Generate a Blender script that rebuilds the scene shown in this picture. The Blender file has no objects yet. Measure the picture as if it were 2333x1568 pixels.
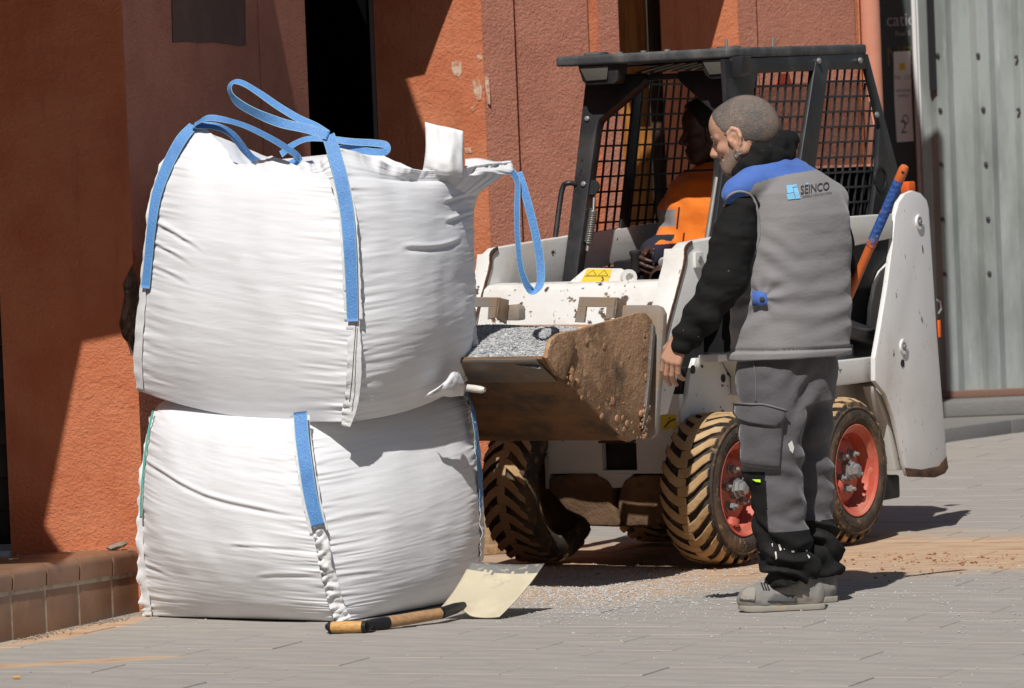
import bpy, bmesh, math, random
import numpy as np
from mathutils import Vector, Matrix, noise
random.seed(7)
scene = bpy.context.scene
C = scene.collection

# ------------------------------------------------------------------ camera, sky, sun, exposure
CAM_H, FPX = 1.55, 11000.0                 # camera height, focal length in units of a 2333 px wide picture
PITCH, ROLL = math.atan((784 - 378.6) / FPX), -math.atan(.04)
cam_data = bpy.data.cameras.new('camera')
cam = bpy.data.objects.new('camera', cam_data)
C.objects.link(cam)
cam_data.sensor_width = 36
cam_data.lens = 36 * FPX / 2333
cam_data.clip_start, cam_data.clip_end = .5, 500
cam.matrix_world = (Matrix.Translation((0, 0, CAM_H)) @ Matrix.Rotation(math.pi / 2 - PITCH, 4, 'X')
                    @ Matrix.Rotation(ROLL, 4, 'Z'))
cam_data.dof.use_dof = True
cam_data.dof.focus_distance = 17.0
cam_data.dof.aperture_fstop = 9.0
scene.camera = cam

SUN = Vector((.17, .77, -1)).normalized()  # direction in which the light travels
world = bpy.data.worlds.new('World'); scene.world = world; world.use_nodes = True
wn = world.node_tree
bg = wn.nodes['Background']
sky = wn.nodes.new('ShaderNodeTexSky'); sky.sky_type = 'NISHITA'; sky.sun_disc = False
sky.sun_elevation = math.asin(-SUN.z)
sky.sun_rotation = math.atan2(-SUN.x, -SUN.y)
wn.links.new(sky.outputs[0], bg.inputs[0])
bg.inputs[1].default_value = .05
sd_ = bpy.data.lights.new('sun', 'SUN'); sd_.energy = 5.0; sd_.angle = math.radians(.5); sd_.color = (1, .97, .925)
sun = bpy.data.objects.new('sun', sd_); C.objects.link(sun)
sun.rotation_euler = SUN.to_track_quat('-Z', 'Y').to_euler()
sun.location = (-3, 5, 12)
scene.view_settings.view_transform = 'Standard'
scene.view_settings.look = 'None'
scene.view_settings.exposure = -0.17
scene.view_settings.gamma = 1.0
scene.render.engine = 'CYCLES'

# ------------------------------------------------------------------ picture point -> place
CM = cam.matrix_world.to_3x3(); CL = Vector((0, 0, CAM_H))
def ray(x, y): return CM @ Vector((x - 1166.5, -(y - 784), -FPX))
def at_z(x, y, z=0.0):
    d = ray(x, y); return CL + d * ((z - CAM_H) / d.z)
def at_y(x, y, dep):
    d = ray(x, y); return CL + d * (dep / d.y)
def at_plane(x, y, p, n):
    d = ray(x, y); return CL + d * ((Vector(p) - CL).dot(n) / d.dot(n))
def at_xy(x, y, p):
    """a point of the vertical plane through p that faces the camera"""
    return at_plane(x, y, p, Vector((0, 1, 0)))

# ------------------------------------------------------------------ colour and materials
def lin(c):
    if isinstance(c, str):
        c = [int(c[i:i + 2], 16) / 255 for i in (0, 2, 4)]
        c = [v / 12.92 if v <= .04045 else ((v + .055) / 1.055) ** 2.4 for v in c]
    return (c[0], c[1], c[2], 1)
MATS = {}
def mat(name, base, rough=.7, metal=0.0, layers=(), bumps=(), spec=.4, trans=0.0, alpha=1.0, coat=0.0, sheen=0.0):
    """layers: (colour, noise scale, low, high, stretch[, kind, opacity]); bumps: (scale, height m, stretch[, kind])"""
    m = bpy.data.materials.new(name); m.use_nodes = True
    nt = m.node_tree; N = nt.nodes; LK = nt.links
    b = N['Principled BSDF']
    b.inputs['Roughness'].default_value = rough
    b.inputs['Metallic'].default_value = metal
    b.inputs['Specular IOR Level'].default_value = spec
    b.inputs['Transmission Weight'].default_value = trans
    b.inputs['Alpha'].default_value = alpha
    b.inputs['Coat Weight'].default_value = coat
    b.inputs['Sheen Weight'].default_value = sheen
    tc = N.new('ShaderNodeTexCoord')
    def coords(stretch):
        mp = N.new('ShaderNodeMapping'); mp.inputs['Scale'].default_value = stretch
        LK.new(tc.outputs['Object'], mp.inputs['Vector']); return mp.outputs[0]
    def tex(scale, stretch, kind, seed=0.0):
        v = coords(stretch)
        if kind == 'voronoi':
            t = N.new('ShaderNodeTexVoronoi'); t.inputs['Scale'].default_value = scale
            LK.new(v, t.inputs['Vector']); return t.outputs['Distance']
        if kind == 'wave':
            t = N.new('ShaderNodeTexWave'); t.inputs['Scale'].default_value = scale
            t.inputs['Distortion'].default_value = 3; t.inputs['Detail'].default_value = 3
            LK.new(v, t.inputs['Vector']); return t.outputs['Fac']
        t = N.new('ShaderNodeTexNoise'); t.noise_dimensions = '4D'
        t.inputs['W'].default_value = seed
        t.inputs['Scale'].default_value = scale; t.inputs['Detail'].default_value = 6 if kind != 'soft' else 2
        t.inputs['Roughness'].default_value = .62
        LK.new(v, t.inputs['Vector']); return t.outputs['Fac']
    col = None
    rgb = N.new('ShaderNodeRGB'); rgb.outputs[0].default_value = lin(base); col = rgb.outputs[0]
    for i, ly in enumerate(layers):
        c, sc, lo, hi, st = ly[:5]; kind = ly[5] if len(ly) > 5 else 'noise'; op = ly[6] if len(ly) > 6 else 1.0
        f = tex(sc, st, kind, seed=i * 3.7 + len(name))
        mr = N.new('ShaderNodeMapRange'); mr.inputs[1].default_value = lo; mr.inputs[2].default_value = hi
        mr.inputs[4].default_value = op
        LK.new(f, mr.inputs[0])
        mx = N.new('ShaderNodeMix'); mx.data_type = 'RGBA'
        LK.new(mr.outputs[0], mx.inputs['Factor']); LK.new(col, mx.inputs['A'])
        mx.inputs['B'].default_value = lin(c); col = mx.outputs['Result']
    LK.new(col, b.inputs['Base Color'])
    nrm = None
    for i, bp in enumerate(bumps):
        sc, h, st = bp[:3]; kind = bp[3] if len(bp) > 3 else 'noise'
        f = tex(sc, st, kind, seed=11.3 + i)
        bn = N.new('ShaderNodeBump'); bn.inputs['Distance'].default_value = h; bn.inputs['Strength'].default_value = 1
        LK.new(f, bn.inputs['Height'])
        if nrm: LK.new(nrm, bn.inputs['Normal'])
        nrm = bn.outputs[0]
    if nrm: LK.new(nrm, b.inputs['Normal'])
    MATS[name] = m
    return m
S1 = (1, 1, 1)

# ------------------------------------------------------------------ meshes
def mesh(name, verts, faces, m=None, parent=None, smooth=False, autosmooth=None, mats=None, midx=None):
    me = bpy.data.meshes.new(name)
    me.from_pydata([tuple(v) for v in verts], [], [tuple(f) for f in faces])
    me.validate(); me.update()
    o = bpy.data.objects.new(name, me); C.objects.link(o)
    if mats:
        for q in mats: me.materials.append(q)
        if midx is not None: me.polygons.foreach_set('material_index', midx)
    elif m: me.materials.append(m)
    if smooth: me.polygons.foreach_set('use_smooth', [True] * len(me.polygons))
    if autosmooth is not None: sharp(me, autosmooth)
    if parent: o.parent = parent
    return o
def sharp(me, deg):
    me.polygons.foreach_set('use_smooth', [True] * len(me.polygons))
    bm = bmesh.new(); bm.from_mesh(me)
    a = math.radians(deg)
    for e in bm.edges:
        e.smooth = not (len(e.link_faces) == 2 and e.calc_face_angle(0) > a)
    bm.to_mesh(me); bm.free()
def bm_obj(name, bm, m=None, parent=None, autosmooth=None):
    bmesh.ops.recalc_face_normals(bm, faces=bm.faces)
    me = bpy.data.meshes.new(name); bm.to_mesh(me); bm.free()
    o = bpy.data.objects.new(name, me); C.objects.link(o)
    if m: me.materials.append(m)
    if autosmooth is not None: sharp(me, autosmooth)
    if parent: o.parent = parent
    return o
def empty(name, loc=(0, 0, 0), rz=0.0, mtx=None):
    o = bpy.data.objects.new(name, None); C.objects.link(o)
    o.empty_display_size = .1
    if mtx is not None: o.matrix_world = mtx
    else:
        o.location = loc; o.rotation_euler = (0, 0, rz)
    return o
def tag(o, label=None, cat=None, group=None, kind=None):
    if label: o['label'] = label
    if cat: o['category'] = cat
    if group: o['group'] = group
    if kind: o['kind'] = kind
    return o
def prism_bm(pts, vec, bevel=0.0, bm=None, seg=2):
    """closed outline extruded by vec, with optional bevelled edges"""
    own = bmesh.new()
    a = [own.verts.new(Vector(p)) for p in pts]
    b = [own.verts.new(Vector(p) + Vector(vec)) for p in pts]
    n = len(pts)
    own.faces.new(a); own.faces.new(list(reversed(b)))
    for i in range(n):
        own.faces.new((a[i], b[i], b[(i + 1) % n], a[(i + 1) % n]))
    bmesh.ops.recalc_face_normals(own, faces=own.faces)
    if bevel:
        es = [e for e in own.edges if len(e.link_faces) == 2 and e.calc_face_angle(0) > .35]
        bmesh.ops.bevel(own, geom=es, offset=bevel, segments=seg, affect='EDGES', profile=.6, clamp_overlap=True)
    if bm is None: return own
    tmp = bpy.data.meshes.new('t'); own.to_mesh(tmp); own.free(); bm.from_mesh(tmp); bpy.data.meshes.remove(tmp)
    return bm
def prism(name, pts, vec, m, parent=None, bevel=0.0, seg=2):
    return bm_obj(name, prism_bm(pts, vec, bevel, seg=seg), m, parent, autosmooth=40 if bevel else None)
def box_bm(lo, hi, bevel=0.0, bm=None, seg=2):
    x0, y0, z0 = lo; x1, y1, z1 = hi
    return prism_bm([(x0, y0, z0), (x1, y0, z0), (x1, y1, z0), (x0, y1, z0)], (0, 0, z1 - z0), bevel, bm, seg)
def box(name, lo, hi, m, parent=None, bevel=0.0, seg=2):
    return bm_obj(name, box_bm(lo, hi, bevel, seg=seg), m, parent, autosmooth=40 if bevel else None)
def frames(pts, up=Vector((0, 0, 1))):
    pts = [Vector(p) for p in pts]; out = []
    prev = None
    for i, p in enumerate(pts):
        t = (pts[min(i + 1, len(pts) - 1)] - pts[max(i - 1, 0)]).normalized()
        if prev is None:
            u = up if abs(t.dot(up)) < .95 else Vector((1, 0, 0))
            s = t.cross(u).normalized()
        else:
            s = (prev - t * prev.dot(t)).normalized()
        prev = s; out.append((p, t, s, s.cross(t)))
    return out
def tube_geo(pts, rad, n=10, cap=True, sq=1.0):
    V, Fc = [], []
    fr = frames(pts)
    for i, (p, t, s, u) in enumerate(fr):
        r = rad[i] if isinstance(rad, (list, tuple)) else rad
        for k in range(n):
            a = 2 * math.pi * k / n
            V.append(p + s * (math.cos(a) * r) + u * (math.sin(a) * r * sq))
    m = len(fr)
    for i in range(m - 1):
        for k in range(n):
            k2 = (k + 1) % n
            Fc.append((i * n + k, i * n + k2, (i + 1) * n + k2, (i + 1) * n + k))
    if cap:
        Fc.append(tuple(range(n - 1, -1, -1))); Fc.append(tuple((m - 1) * n + k for k in range(n)))
    return V, Fc
def tube(name, pts, rad, m, parent=None, n=12, sq=1.0):
    V, Fc = tube_geo(pts, rad, n, True, sq)
    return mesh(name, V, Fc, m, parent, autosmooth=50)
def join_geo(parts):
    V, Fc = [], []
    for v, f in parts:
        o = len(V); V += list(v); Fc += [tuple(i + o for i in q) for q in f]
    return V, Fc
def spline(pts, n):
    """Catmull-Rom through pts"""
    pts = [Vector(p) for p in pts]; out = []
    P = [pts[0] * 2 - pts[1]] + pts + [pts[-1] * 2 - pts[-2]]
    m = len(pts) - 1
    for i in range(n + 1):
        t = i / n * m; k = min(int(t), m - 1); t -= k
        a, b, c, d = P[k:k + 4]
        out.append(.5 * ((2 * b) + (c - a) * t + (2 * a - 5 * b + 4 * c - d) * t * t + (3 * b - a - 3 * c + d) * t ** 3))
    return out
def lathe_geo(profile, axis_o, axis_d, n=32):
    """profile: (along axis, radius)"""
    d = Vector(axis_d).normalized(); u = d.cross(Vector((0, 0, 1)) if abs(d.z) < .9 else Vector((1, 0, 0))).normalized()
    w = d.cross(u); V, Fc = [], []
    for (h, r) in profile:
        for k in range(n):
            a = 2 * math.pi * k / n
            V.append(Vector(axis_o) + d * h + (u * math.cos(a) + w * math.sin(a)) * r)
    for i in range(len(profile) - 1):
        for k in range(n):
            k2 = (k + 1) % n
            Fc.append((i * n + k, i * n + k2, (i + 1) * n + k2, (i + 1) * n + k))
    Fc.append(tuple(range(n - 1, -1, -1))); Fc.append(tuple((len(profile) - 1) * n + k for k in range(n)))
    return V, Fc
def lathe(name, profile, o, d, m, parent=None, n=32, smooth=35):
    V, Fc = lathe_geo(profile, o, d, n); return mesh(name, V, Fc, m, parent, autosmooth=smooth)
def nz(p, s, seed=0.0): return noise.noise(Vector((p[0] * s + seed, p[1] * s - seed, p[2] * s + seed * .7)))
def sstep(a, b, x):
    t = max(0, min(1, (x - a) / (b - a))); return t * t * (3 - 2 * t)
# ------------------------------------------------------------------ materials of the setting
mat('orange_render', (.64, .225, .112), .88, bumps=((80, .009, S1), (24, .007, S1), (260, .002, S1)), spec=.25,
    layers=(((.54, .155, .068), 3.5, .42, .62, S1, 'noise', .8), ((.66, .27, .15), 9, .60, .74, S1, 'noise', .5), ((.42, .13, .06), 5, .55, .72, (2.5, 2.5, .25), 'noise', .6), ((.40, .17, .10), 60, .66, .72, S1, 'noise', .6)))
mat('brown_render', (.56, .235, .16), .9, bumps=((95, .014, S1), (45, .008, S1)), spec=.2,
    layers=(((.46, .18, .12), 6, .40, .62, S1, 'noise', .7), ((.62, .33, .25), 60, .56, .7, S1, 'noise', .6), ((.22, .10, .07), 75, .60, .72, S1, 'noise', .8)))
mat('salmon_paint', (.62, .27, .18), .7, bumps=((8, .003, S1),), layers=(((.55, .2, .12), 4, .45, .65, S1, 'noise', .6),))
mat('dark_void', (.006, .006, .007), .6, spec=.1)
mat('grey_patch', (.115, .065, .052), .85, bumps=((60, .002, S1),), layers=(((.16, .1, .085), 9, .5, .7, S1, 'noise', .6),))
mat('rubble_core', (.36, .29, .22), .95, bumps=((40, .02, S1), (130, .006, S1)),
    layers=(((.15, .12, .09), 22, .42, .58, S1), ((.5, .45, .38), 35, .58, .68, S1)))
mat('amber_wood', (.42, .17, .03), .45, layers=(((.26, .09, .015), 7, .42, .6, (6, 6, .5)),), bumps=((14, .002, (8, 8, .4)),))
mat('dark_wood', (.05, .025, .012), .5, layers=(((.09, .045, .02), 9, .45, .6, (6, 6, .5)),))
mat('old_metal_trim', (.16, .15, .14), .5, metal=.4)
mat('step_tile', (.255, .142, .085), .42, spec=.45, bumps=((14, .002, S1),),
    layers=(((.185, .095, .054), 5, .42, .62, S1, 'noise', .8), ((.38, .27, .19), 26, .66, .74, (1, 1, .5), 'noise', .5)))
mat('grout', (.46, .40, .32), .95, bumps=((150, .002, S1),), layers=(((.30, .25, .19), 22, .45, .62, S1),))
mat('paver_grey', (.355, .328, .295), .86, spec=.25, bumps=((110, .0015, (1, 1, 1)), (420, .0006, S1)),
    layers=(((.285, .267, .248), 7, .42, .62, (.5, 2.2, 1), 'noise', .8), ((.36, .29, .215), 2.4, .55, .72, (.45, 1.4, 1), 'noise', .55),
            ((.44, .43, .42), 120, .60, .72, S1, 'noise', .6), ((.20, .195, .19), 150, .64, .74, S1, 'noise', .5)))
mat('joint_sand', (.17, .135, .10), .95, bumps=((200, .002, S1),), layers=(((.30, .235, .17), 6, .45, .6, S1),))
mat('clay_dust', (.50, .335, .205), .95, bumps=((90, .003, S1),),
    layers=(((.40, .215, .115), 4, .45, .66, (.6, 2.5, 1), 'noise', .8),))
mat('sidewalk', (.20, .19, .175), .9, bumps=((70, .002, S1),), layers=(((.2, .19, .18), 5, .45, .65, S1, 'noise', .7),))
mat('kerb_stone', (.19, .185, .18), .85, bumps=((60, .003, S1),), layers=(((.17, .16, .15), 8, .45, .65, S1, 'noise', .7),))
mat('plinth_brown', (.20, .115, .085), .9, bumps=((70, .004, S1),))
mat('pale_sheet', (.33, .36, .345), .38, layers=(((.17, .185, .175), 1.6, .42, .62, (2.4, 1, .5), 'noise', .85), ((.50, .53, .51), 14, .62, .72, (3, 1, .2), 'noise', .5)), bumps=((5, .006, (2, 1, .5)),))  # large dark layer stands in for blotchy shade on the sheets
mat('bolt_dark', (.10, .10, .10), .5, metal=.5)
mat('white_frame', (.80, .80, .79), .35, layers=(((.5, .5, .48), 5, .55, .7, (1, 1, .3), 'noise', .5),))
mat('shop_glass', (.075, .085, .09), .04, spec=.8)
mat('black_trim', (.012, .012, .013), .45)
mat('paper_white', (.80, .80, .80), .8, bumps=((9, .006, S1),))
mat('paper_grey', (.80, .81, .82), .7)
mat('glass_letter', (.36, .36, .37), .6)
mat('letter_gold', (.15, .14, .05), .6)
mat('print_dark', (.17, .17, .18), .7)
mat('yellow_tape', (.7, .55, .03), .5)
mat('gravel_stone', (.38, .385, .385), .9, layers=(((.62, .62, .62), 40, .5, .62, S1), ((.18, .18, .19), 55, .55, .66, S1)))
mat('gravel_bed', (.40, .40, .40), .95, bumps=((90, .02, S1, 'voronoi'), (210, .01, S1)), layers=(((.62, .62, .61), 75, .5, .62, S1), ((.16, .16, .16), 120, .55, .66, S1)))
mat('board_wood', (.42, .27, .15), .85, layers=(((.28, .17, .09), 9, .42, .62, (6, .6, 6)),), bumps=((20, .003, (6, .6, 6)),))
mat('concrete', (.36, .32, .26), .93, bumps=((40, .006, S1), (160, .002, S1)), layers=(((.24, .20, .15), 9, .45, .65, S1, 'noise', .8),))
mat('stone_chip', (.33, .27, .22), .9, bumps=((60, .006, S1),), layers=(((.2, .16, .13), 20, .45, .6, S1),))
mat('cig_filter', (.62, .33, .08), .8)
mat('cig_paper', (.75, .74, .72), .8)
mat('clay_lump', (.33, .16, .08), .95, bumps=((120, .004, S1),))

def dust_by_place(m, col, spots_, op=.85):
    nt = m.node_tree; N = nt.nodes; LK = nt.links; b = N['Principled BSDF']
    old = b.inputs['Base Color'].links[0].from_socket
    geo = N.new('ShaderNodeNewGeometry'); acc = None
    for (cx, cy, rx, ry, ang) in spots_:
        mp_ = N.new('ShaderNodeMapping'); mp_.vector_type = 'TEXTURE'
        mp_.inputs['Location'].default_value = (cx, cy, 0); mp_.inputs['Rotation'].default_value = (0, 0, ang); mp_.inputs['Scale'].default_value = (rx, ry, 5)
        LK.new(geo.outputs['Position'], mp_.inputs[0])
        ln = N.new('ShaderNodeVectorMath'); ln.operation = 'LENGTH'; LK.new(mp_.outputs[0], ln.inputs[0])
        mr = N.new('ShaderNodeMapRange'); mr.interpolation_type = 'SMOOTHSTEP'; mr.inputs[1].default_value = 1.15; mr.inputs[2].default_value = .25
        LK.new(ln.outputs['Value'], mr.inputs[0])
        if acc is None: acc = mr.outputs[0]
        else:
            mx = N.new('ShaderNodeMath'); mx.operation = 'MAXIMUM'; LK.new(acc, mx.inputs[0]); LK.new(mr.outputs[0], mx.inputs[1]); acc = mx.outputs[0]
    mp2 = N.new('ShaderNodeMapping'); mp2.inputs['Scale'].default_value = (1.1, 4.2, 1); LK.new(geo.outputs['Position'], mp2.inputs[0])
    nn = N.new('ShaderNodeTexNoise'); nn.inputs['Scale'].default_value = 2.2; nn.inputs['Detail'].default_value = 8; nn.inputs['Roughness'].default_value = .65
    LK.new(mp2.outputs[0], nn.inputs['Vector'])
    ad = N.new('ShaderNodeMath'); ad.operation = 'MULTIPLY_ADD'; LK.new(acc, ad.inputs[0]); ad.inputs[1].default_value = .70; LK.new(nn.outputs['Fac'], ad.inputs[2])
    m2 = N.new('ShaderNodeMapRange'); m2.inputs[1].default_value = .66; m2.inputs[2].default_value = 1.05; m2.inputs[4].default_value = op; LK.new(ad.outputs[0], m2.inputs[0])
    n2 = N.new('ShaderNodeTexNoise'); n2.inputs['Scale'].default_value = 5; n2.inputs['Detail'].default_value = 6; LK.new(mp2.outputs[0], n2.inputs['Vector'])
    r2 = N.new('ShaderNodeMapRange'); r2.inputs[1].default_value = .48; r2.inputs[2].default_value = .66; LK.new(n2.outputs['Fac'], r2.inputs[0])
    cm_ = N.new('ShaderNodeMix'); cm_.data_type = 'RGBA'; cm_.inputs['A'].default_value = lin(col); cm_.inputs['B'].default_value = lin((.40, .215, .115)); LK.new(r2.outputs[0], cm_.inputs['Factor'])
    fin = N.new('ShaderNodeMix'); fin.data_type = 'RGBA'
    LK.new(m2.outputs[0], fin.inputs['Factor']); LK.new(old, fin.inputs['A']); LK.new(cm_.outputs['Result'], fin.inputs['B'])
    LK.new(fin.outputs['Result'], b.inputs['Base Color'])
_c1, _c2, _c3, _c4 = at_z(1650, 1275), at_z(2200, 1262), at_z(1330, 1330), at_z(170, 1440)
SPOTS = [(_c1.x, _c1.y, 1.9, 1.5, 0), (_c2.x, _c2.y, 1.5, 1.1, 0), (_c3.x, _c3.y, .75, 1.1, 0), (_c4.x, _c4.y, .75, .12, math.radians(66)), (-1.5, 15.6, .5, .12, .2)]
dust_by_place(MATS['paver_grey'], (.52, .355, .22), SPOTS)
dust_by_place(MATS['joint_sand'], (.48, .32, .20), SPOTS)

# ------------------------------------------------------------------ ground
g = 200.0
ground = mesh('ground', [(-g, -g, -.03), (g, -g, -.03), (g, g, -.03), (-g, g, -.03)], [(0, 1, 2, 3)], MATS['joint_sand'])
tag(ground, kind='structure')
joint = mesh('paving_bed', [(-9, 9, -.004), (9, 9, -.004), (9, 40, -.004), (-9, 40, -.004)], [(0, 1, 2, 3)], MATS['joint_sand'])
tag(joint, kind='structure')
pav = empty('pavement', (0, 16, 0)); tag(pav, kind='structure')
CA = math.radians(66.5)
cdir = Vector((math.cos(CA), math.sin(CA), 0)); rdir = Vector((math.sin(CA), -math.cos(CA), 0))
ROW, LEN, JT = .235, .47, .0036
def paver_mesh(w, h, k):
    bm = box_bm((-w / 2, -h / 2, -.05), (w / 2, h / 2, 0), .0022, seg=1)
    for v in bm.verts:
        if v.co.z > -.01: v.co.z += .0012 * noise.noise(Vector((v.co.x * 9 + k * 7.1, v.co.y * 9, k * 3.3)))
    bmesh.ops.recalc_face_normals(bm, faces=bm.faces)
    me = bpy.data.meshes.new('paver'); bm.to_mesh(me); bm.free()
    me.materials.append(MATS['paver_grey']); sharp(me, 30)
    return me
pmeshes = [paver_mesh(LEN - JT, ROW - JT, k) for k in range(5)]
def pix(p):
    q = CM.transposed() @ (Vector(p) - CL); return (1166.5 + q.x / -q.z * FPX, 784 - q.y / -q.z * FPX)
rnd = random.Random(3)
far_v, far_f = [], []
npv = 0
spots = []
for i in range(-60, 120):
    off = (.5 * (i % 2) + rnd.uniform(-.08, .08)) * LEN
    for j in range(-34, 34):
        c = Vector((0, 16, 0)) + cdir * (i * ROW + .07) + rdir * (j * LEN + off)
        if not (9.5 < c.y < 34): continue
        x, y = pix(c)
        if -900 < x < 4200 and 820 < y < 2300: spots.append((c, y, x))
# pieces in view and not covered by the bags or the machine become objects, the others one mass
def hidden(x, y):
    return (380 < x < 1040 and y < 1390) or (x < 300 and y < 1380) or (x < 1050 and y < 1260) or y < 975
spots.sort(key=lambda s: -s[1])
PAV_ROT = Matrix.Rotation(math.atan2(rdir.y, rdir.x), 4, 'Z')
for c, y, x in spots:
    zz = rnd.uniform(-.0022, .0012)
    if npv < 300 and not hidden(x, y) and -120 < x < 2460 and y < 1640:
        o = bpy.data.objects.new('paver', pmeshes[rnd.randrange(5)]); C.objects.link(o)
        o.parent = pav
        o.location = c - Vector((0, 16, 0)) + Vector((0, 0, zz))
        o.rotation_euler = (rnd.uniform(-.003, .003), rnd.uniform(-.002, .002), math.atan2(rdir.y, rdir.x) + rnd.uniform(-.004, .004) + (math.pi if rnd.random() < .5 else 0))
        npv += 1
    else:
        w, h = (LEN - JT) / 2, (ROW - JT) / 2
        b0 = len(far_v)
        for sx, sy in ((-1, -1), (1, -1), (1, 1), (-1, 1)):
            far_v.append(c - Vector((0, 16, 0)) + rdir * (sx * w) + cdir * (sy * h) + Vector((0, 0, zz)))
        for sx, sy in ((-1, -1), (1, -1), (1, 1), (-1, 1)):
            far_v.append(c - Vector((0, 16, 0)) + rdir * (sx * w) + cdir * (sy * h) + Vector((0, 0, -.02)))
        far_f += [(b0, b0 + 1, b0 + 2, b0 + 3)] + [(b0 + k, b0 + 4 + k, b0 + 4 + (k + 1) % 4, b0 + (k + 1) % 4) for k in range(4)]
fp = mesh('far_pavers', far_v, far_f, MATS['paver_grey'], pav); tag(fp, kind='stuff')

# ------------------------------------------------------------------ terracotta building
def wpt(x, y, dep): p = at_y(x, y, dep); return Vector((p.x, p.y, 0))
A0, P1 = wpt(10, 900, 17.33), wpt(303, 600, 17.33)
P2 = wpt(703, 200, 19.2)
P3, P4 = wpt(858, 200, 21.6), wpt(1112, 400, 21.6)
P5 = wpt(1410, 60, 22.0)
P6, P7 = wpt(1506, 60, 24.0), wpt(1682, 60, 24.0)
P8 = wpt(1960, 60, 24.55)
TOP = 4.6
bld = empty('terracotta_building', (P1.x, P1.y, 0))
tag(bld, 'orange and brown rendered building with deep pilasters and dark doorway behind the bags', 'building')
BO = Vector((P1.x, P1.y, 0))
def face_prism(name, pts, thick, m, bevel=0.0):
    """outline of world points, thickness away from the camera"""
    pts = [Vector(p) - BO for p in pts]
    n = (pts[1] - pts[0]).cross(pts[-1] - pts[0]).normalized()
    if n.y > 0: n = -n
    return prism(name, pts, n * -thick, m, bld, bevel)
up = Vector((0, 0, 1))
bdir = (P2 - P1).normalized(); bn = Vector((bdir.y, -bdir.x, 0))
def onA(x, y): return at_plane(x, y, P1, Vector((0, 1, 0)))
def onB(x, y): return at_plane(x, y, P1, bn)
# broken corner: the plaster of both faces is notched, the rubble core shows
notchA = [onA(*q) for q in ((301, 566), (303, 600), (291, 622), (279, 648), (283, 672), (280, 692), (271, 738), (279, 768), (290, 782), (299, 812))]
zt, zb = notchA[0].z, notchA[-1].z
face_prism('orange_pier_face', [A0 + up * -.03, P1 + up * -.03, P1 + up * zb] + list(reversed(notchA)) + [P1 + up * zt, P1 + up * TOP, A0 + up * TOP], .05, MATS['orange_render'])
notchB = [onB(*q) for q in ((312, 588), (325, 622), (334, 660), (338, 720), (336, 770), (324, 806))]
def bpt(t, z): return P1 + bdir * t + up * z + bn * 0
Lb = (P2 - P1).length
g1, g2 = .30, 1.42
def bface(name, t0, t1, inset, m, notch=None, z0=-.03, z1=TOP):
    a, b = P1 + bdir * t0 - bn * inset, P1 + bdir * t1 - bn * inset
    pts = [a + up * z0, b + up * z0, b + up * z1, a + up * z1]
    if notch: pts = pts[:3] + [a + up * z1, a + up * zt] + [p for p in notch] + [a + up * zb]
    return face_prism(name, pts, .06, m)
e0 = .0515 / max(.2, abs(bn.y)) * 0 + .002
bface('brown_pilaster_face', e0, g1, 0, MATS['brown_render'], notchB)
bface('brown_pilaster_face', g1, g2, .005, MATS['brown_render'])
bface('brown_pilaster_face', g2, Lb, 0.002, MATS['brown_render'])
bv, bf = [], []
nz_, nx_ = 26, 14
for i in range(nz_ + 1):
    for j in range(nx_ + 1):
        z = .75 + .75 * i / nz_; t = (j / nx_ - .5) * .34
        base = (P1 + Vector((1, 0, 0)) * t * 1.0) if t < 0 else P1 + bdir * t
        n = Vector((0, -1, 0)) if t < 0 else bn
        n = (n + (Vector((0, -1, 0)) + bn) * (.5 if abs(t) < .03 else 0)).normalized()
        p = base + up * z
        p = p - n * (.030 + .016 * nz(p, 22, 4) + .010 * nz(p, 55, 2))
        bv.append(p - BO)
for i in range(nz_):
    for j in range(nx_):
        a = i * (nx_ + 1) + j; bf.append((a, a + 1, a + nx_ + 2, a + nx_ + 1))
rub = mesh('exposed_rubble', bv, bf, MATS['rubble_core'], bld); rub['label'] = 'grey rubble core where the corner plaster broke off'
gp = [onB(392, -40) + bn * -.001, onB(560, -40) + bn * -.001] + [onB(561, 104) + bn * -.001, onB(548, 106) + bn * -.001, onB(520, 101) + bn * -.001, onB(490, 97) + bn * -.001, onB(455, 99) + bn * -.001, onB(430, 96) + bn * -.001, onB(395, 98) + bn * -.001]
face_prism('grey_painted_panel', gp, .012, MATS['grey_patch'])
# doorway
face_prism('door_reveal', [P3 + up * -.03, P4 + up * -.03, P4 + up * TOP, P3 + up * TOP], .06, MATS['orange_render'])
inn = empty; 
def wbox(name, p, q, thick, z0, z1, m):
    d = (q - p); n = Vector((d.y, -d.x, 0)).normalized()
    if n.y > 0: n = -n
    return prism(name, [p + up * z0 - BO, q + up * z0 - BO, q + up * z1 - BO, p + up * z1 - BO], -n * thick, m, bld)
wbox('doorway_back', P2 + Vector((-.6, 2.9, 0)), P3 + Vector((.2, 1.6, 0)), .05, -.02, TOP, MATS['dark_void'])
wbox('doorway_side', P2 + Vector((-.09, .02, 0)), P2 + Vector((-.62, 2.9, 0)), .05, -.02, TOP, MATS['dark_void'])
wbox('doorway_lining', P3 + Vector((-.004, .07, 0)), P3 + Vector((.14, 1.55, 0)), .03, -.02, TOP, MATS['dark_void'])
box('door_frame_trim', P3 - BO + Vector((-.020, -.012, 0)), P3 - BO + Vector((-.004, .03, TOP)), MATS['old_metal_trim'], bld)
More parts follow.
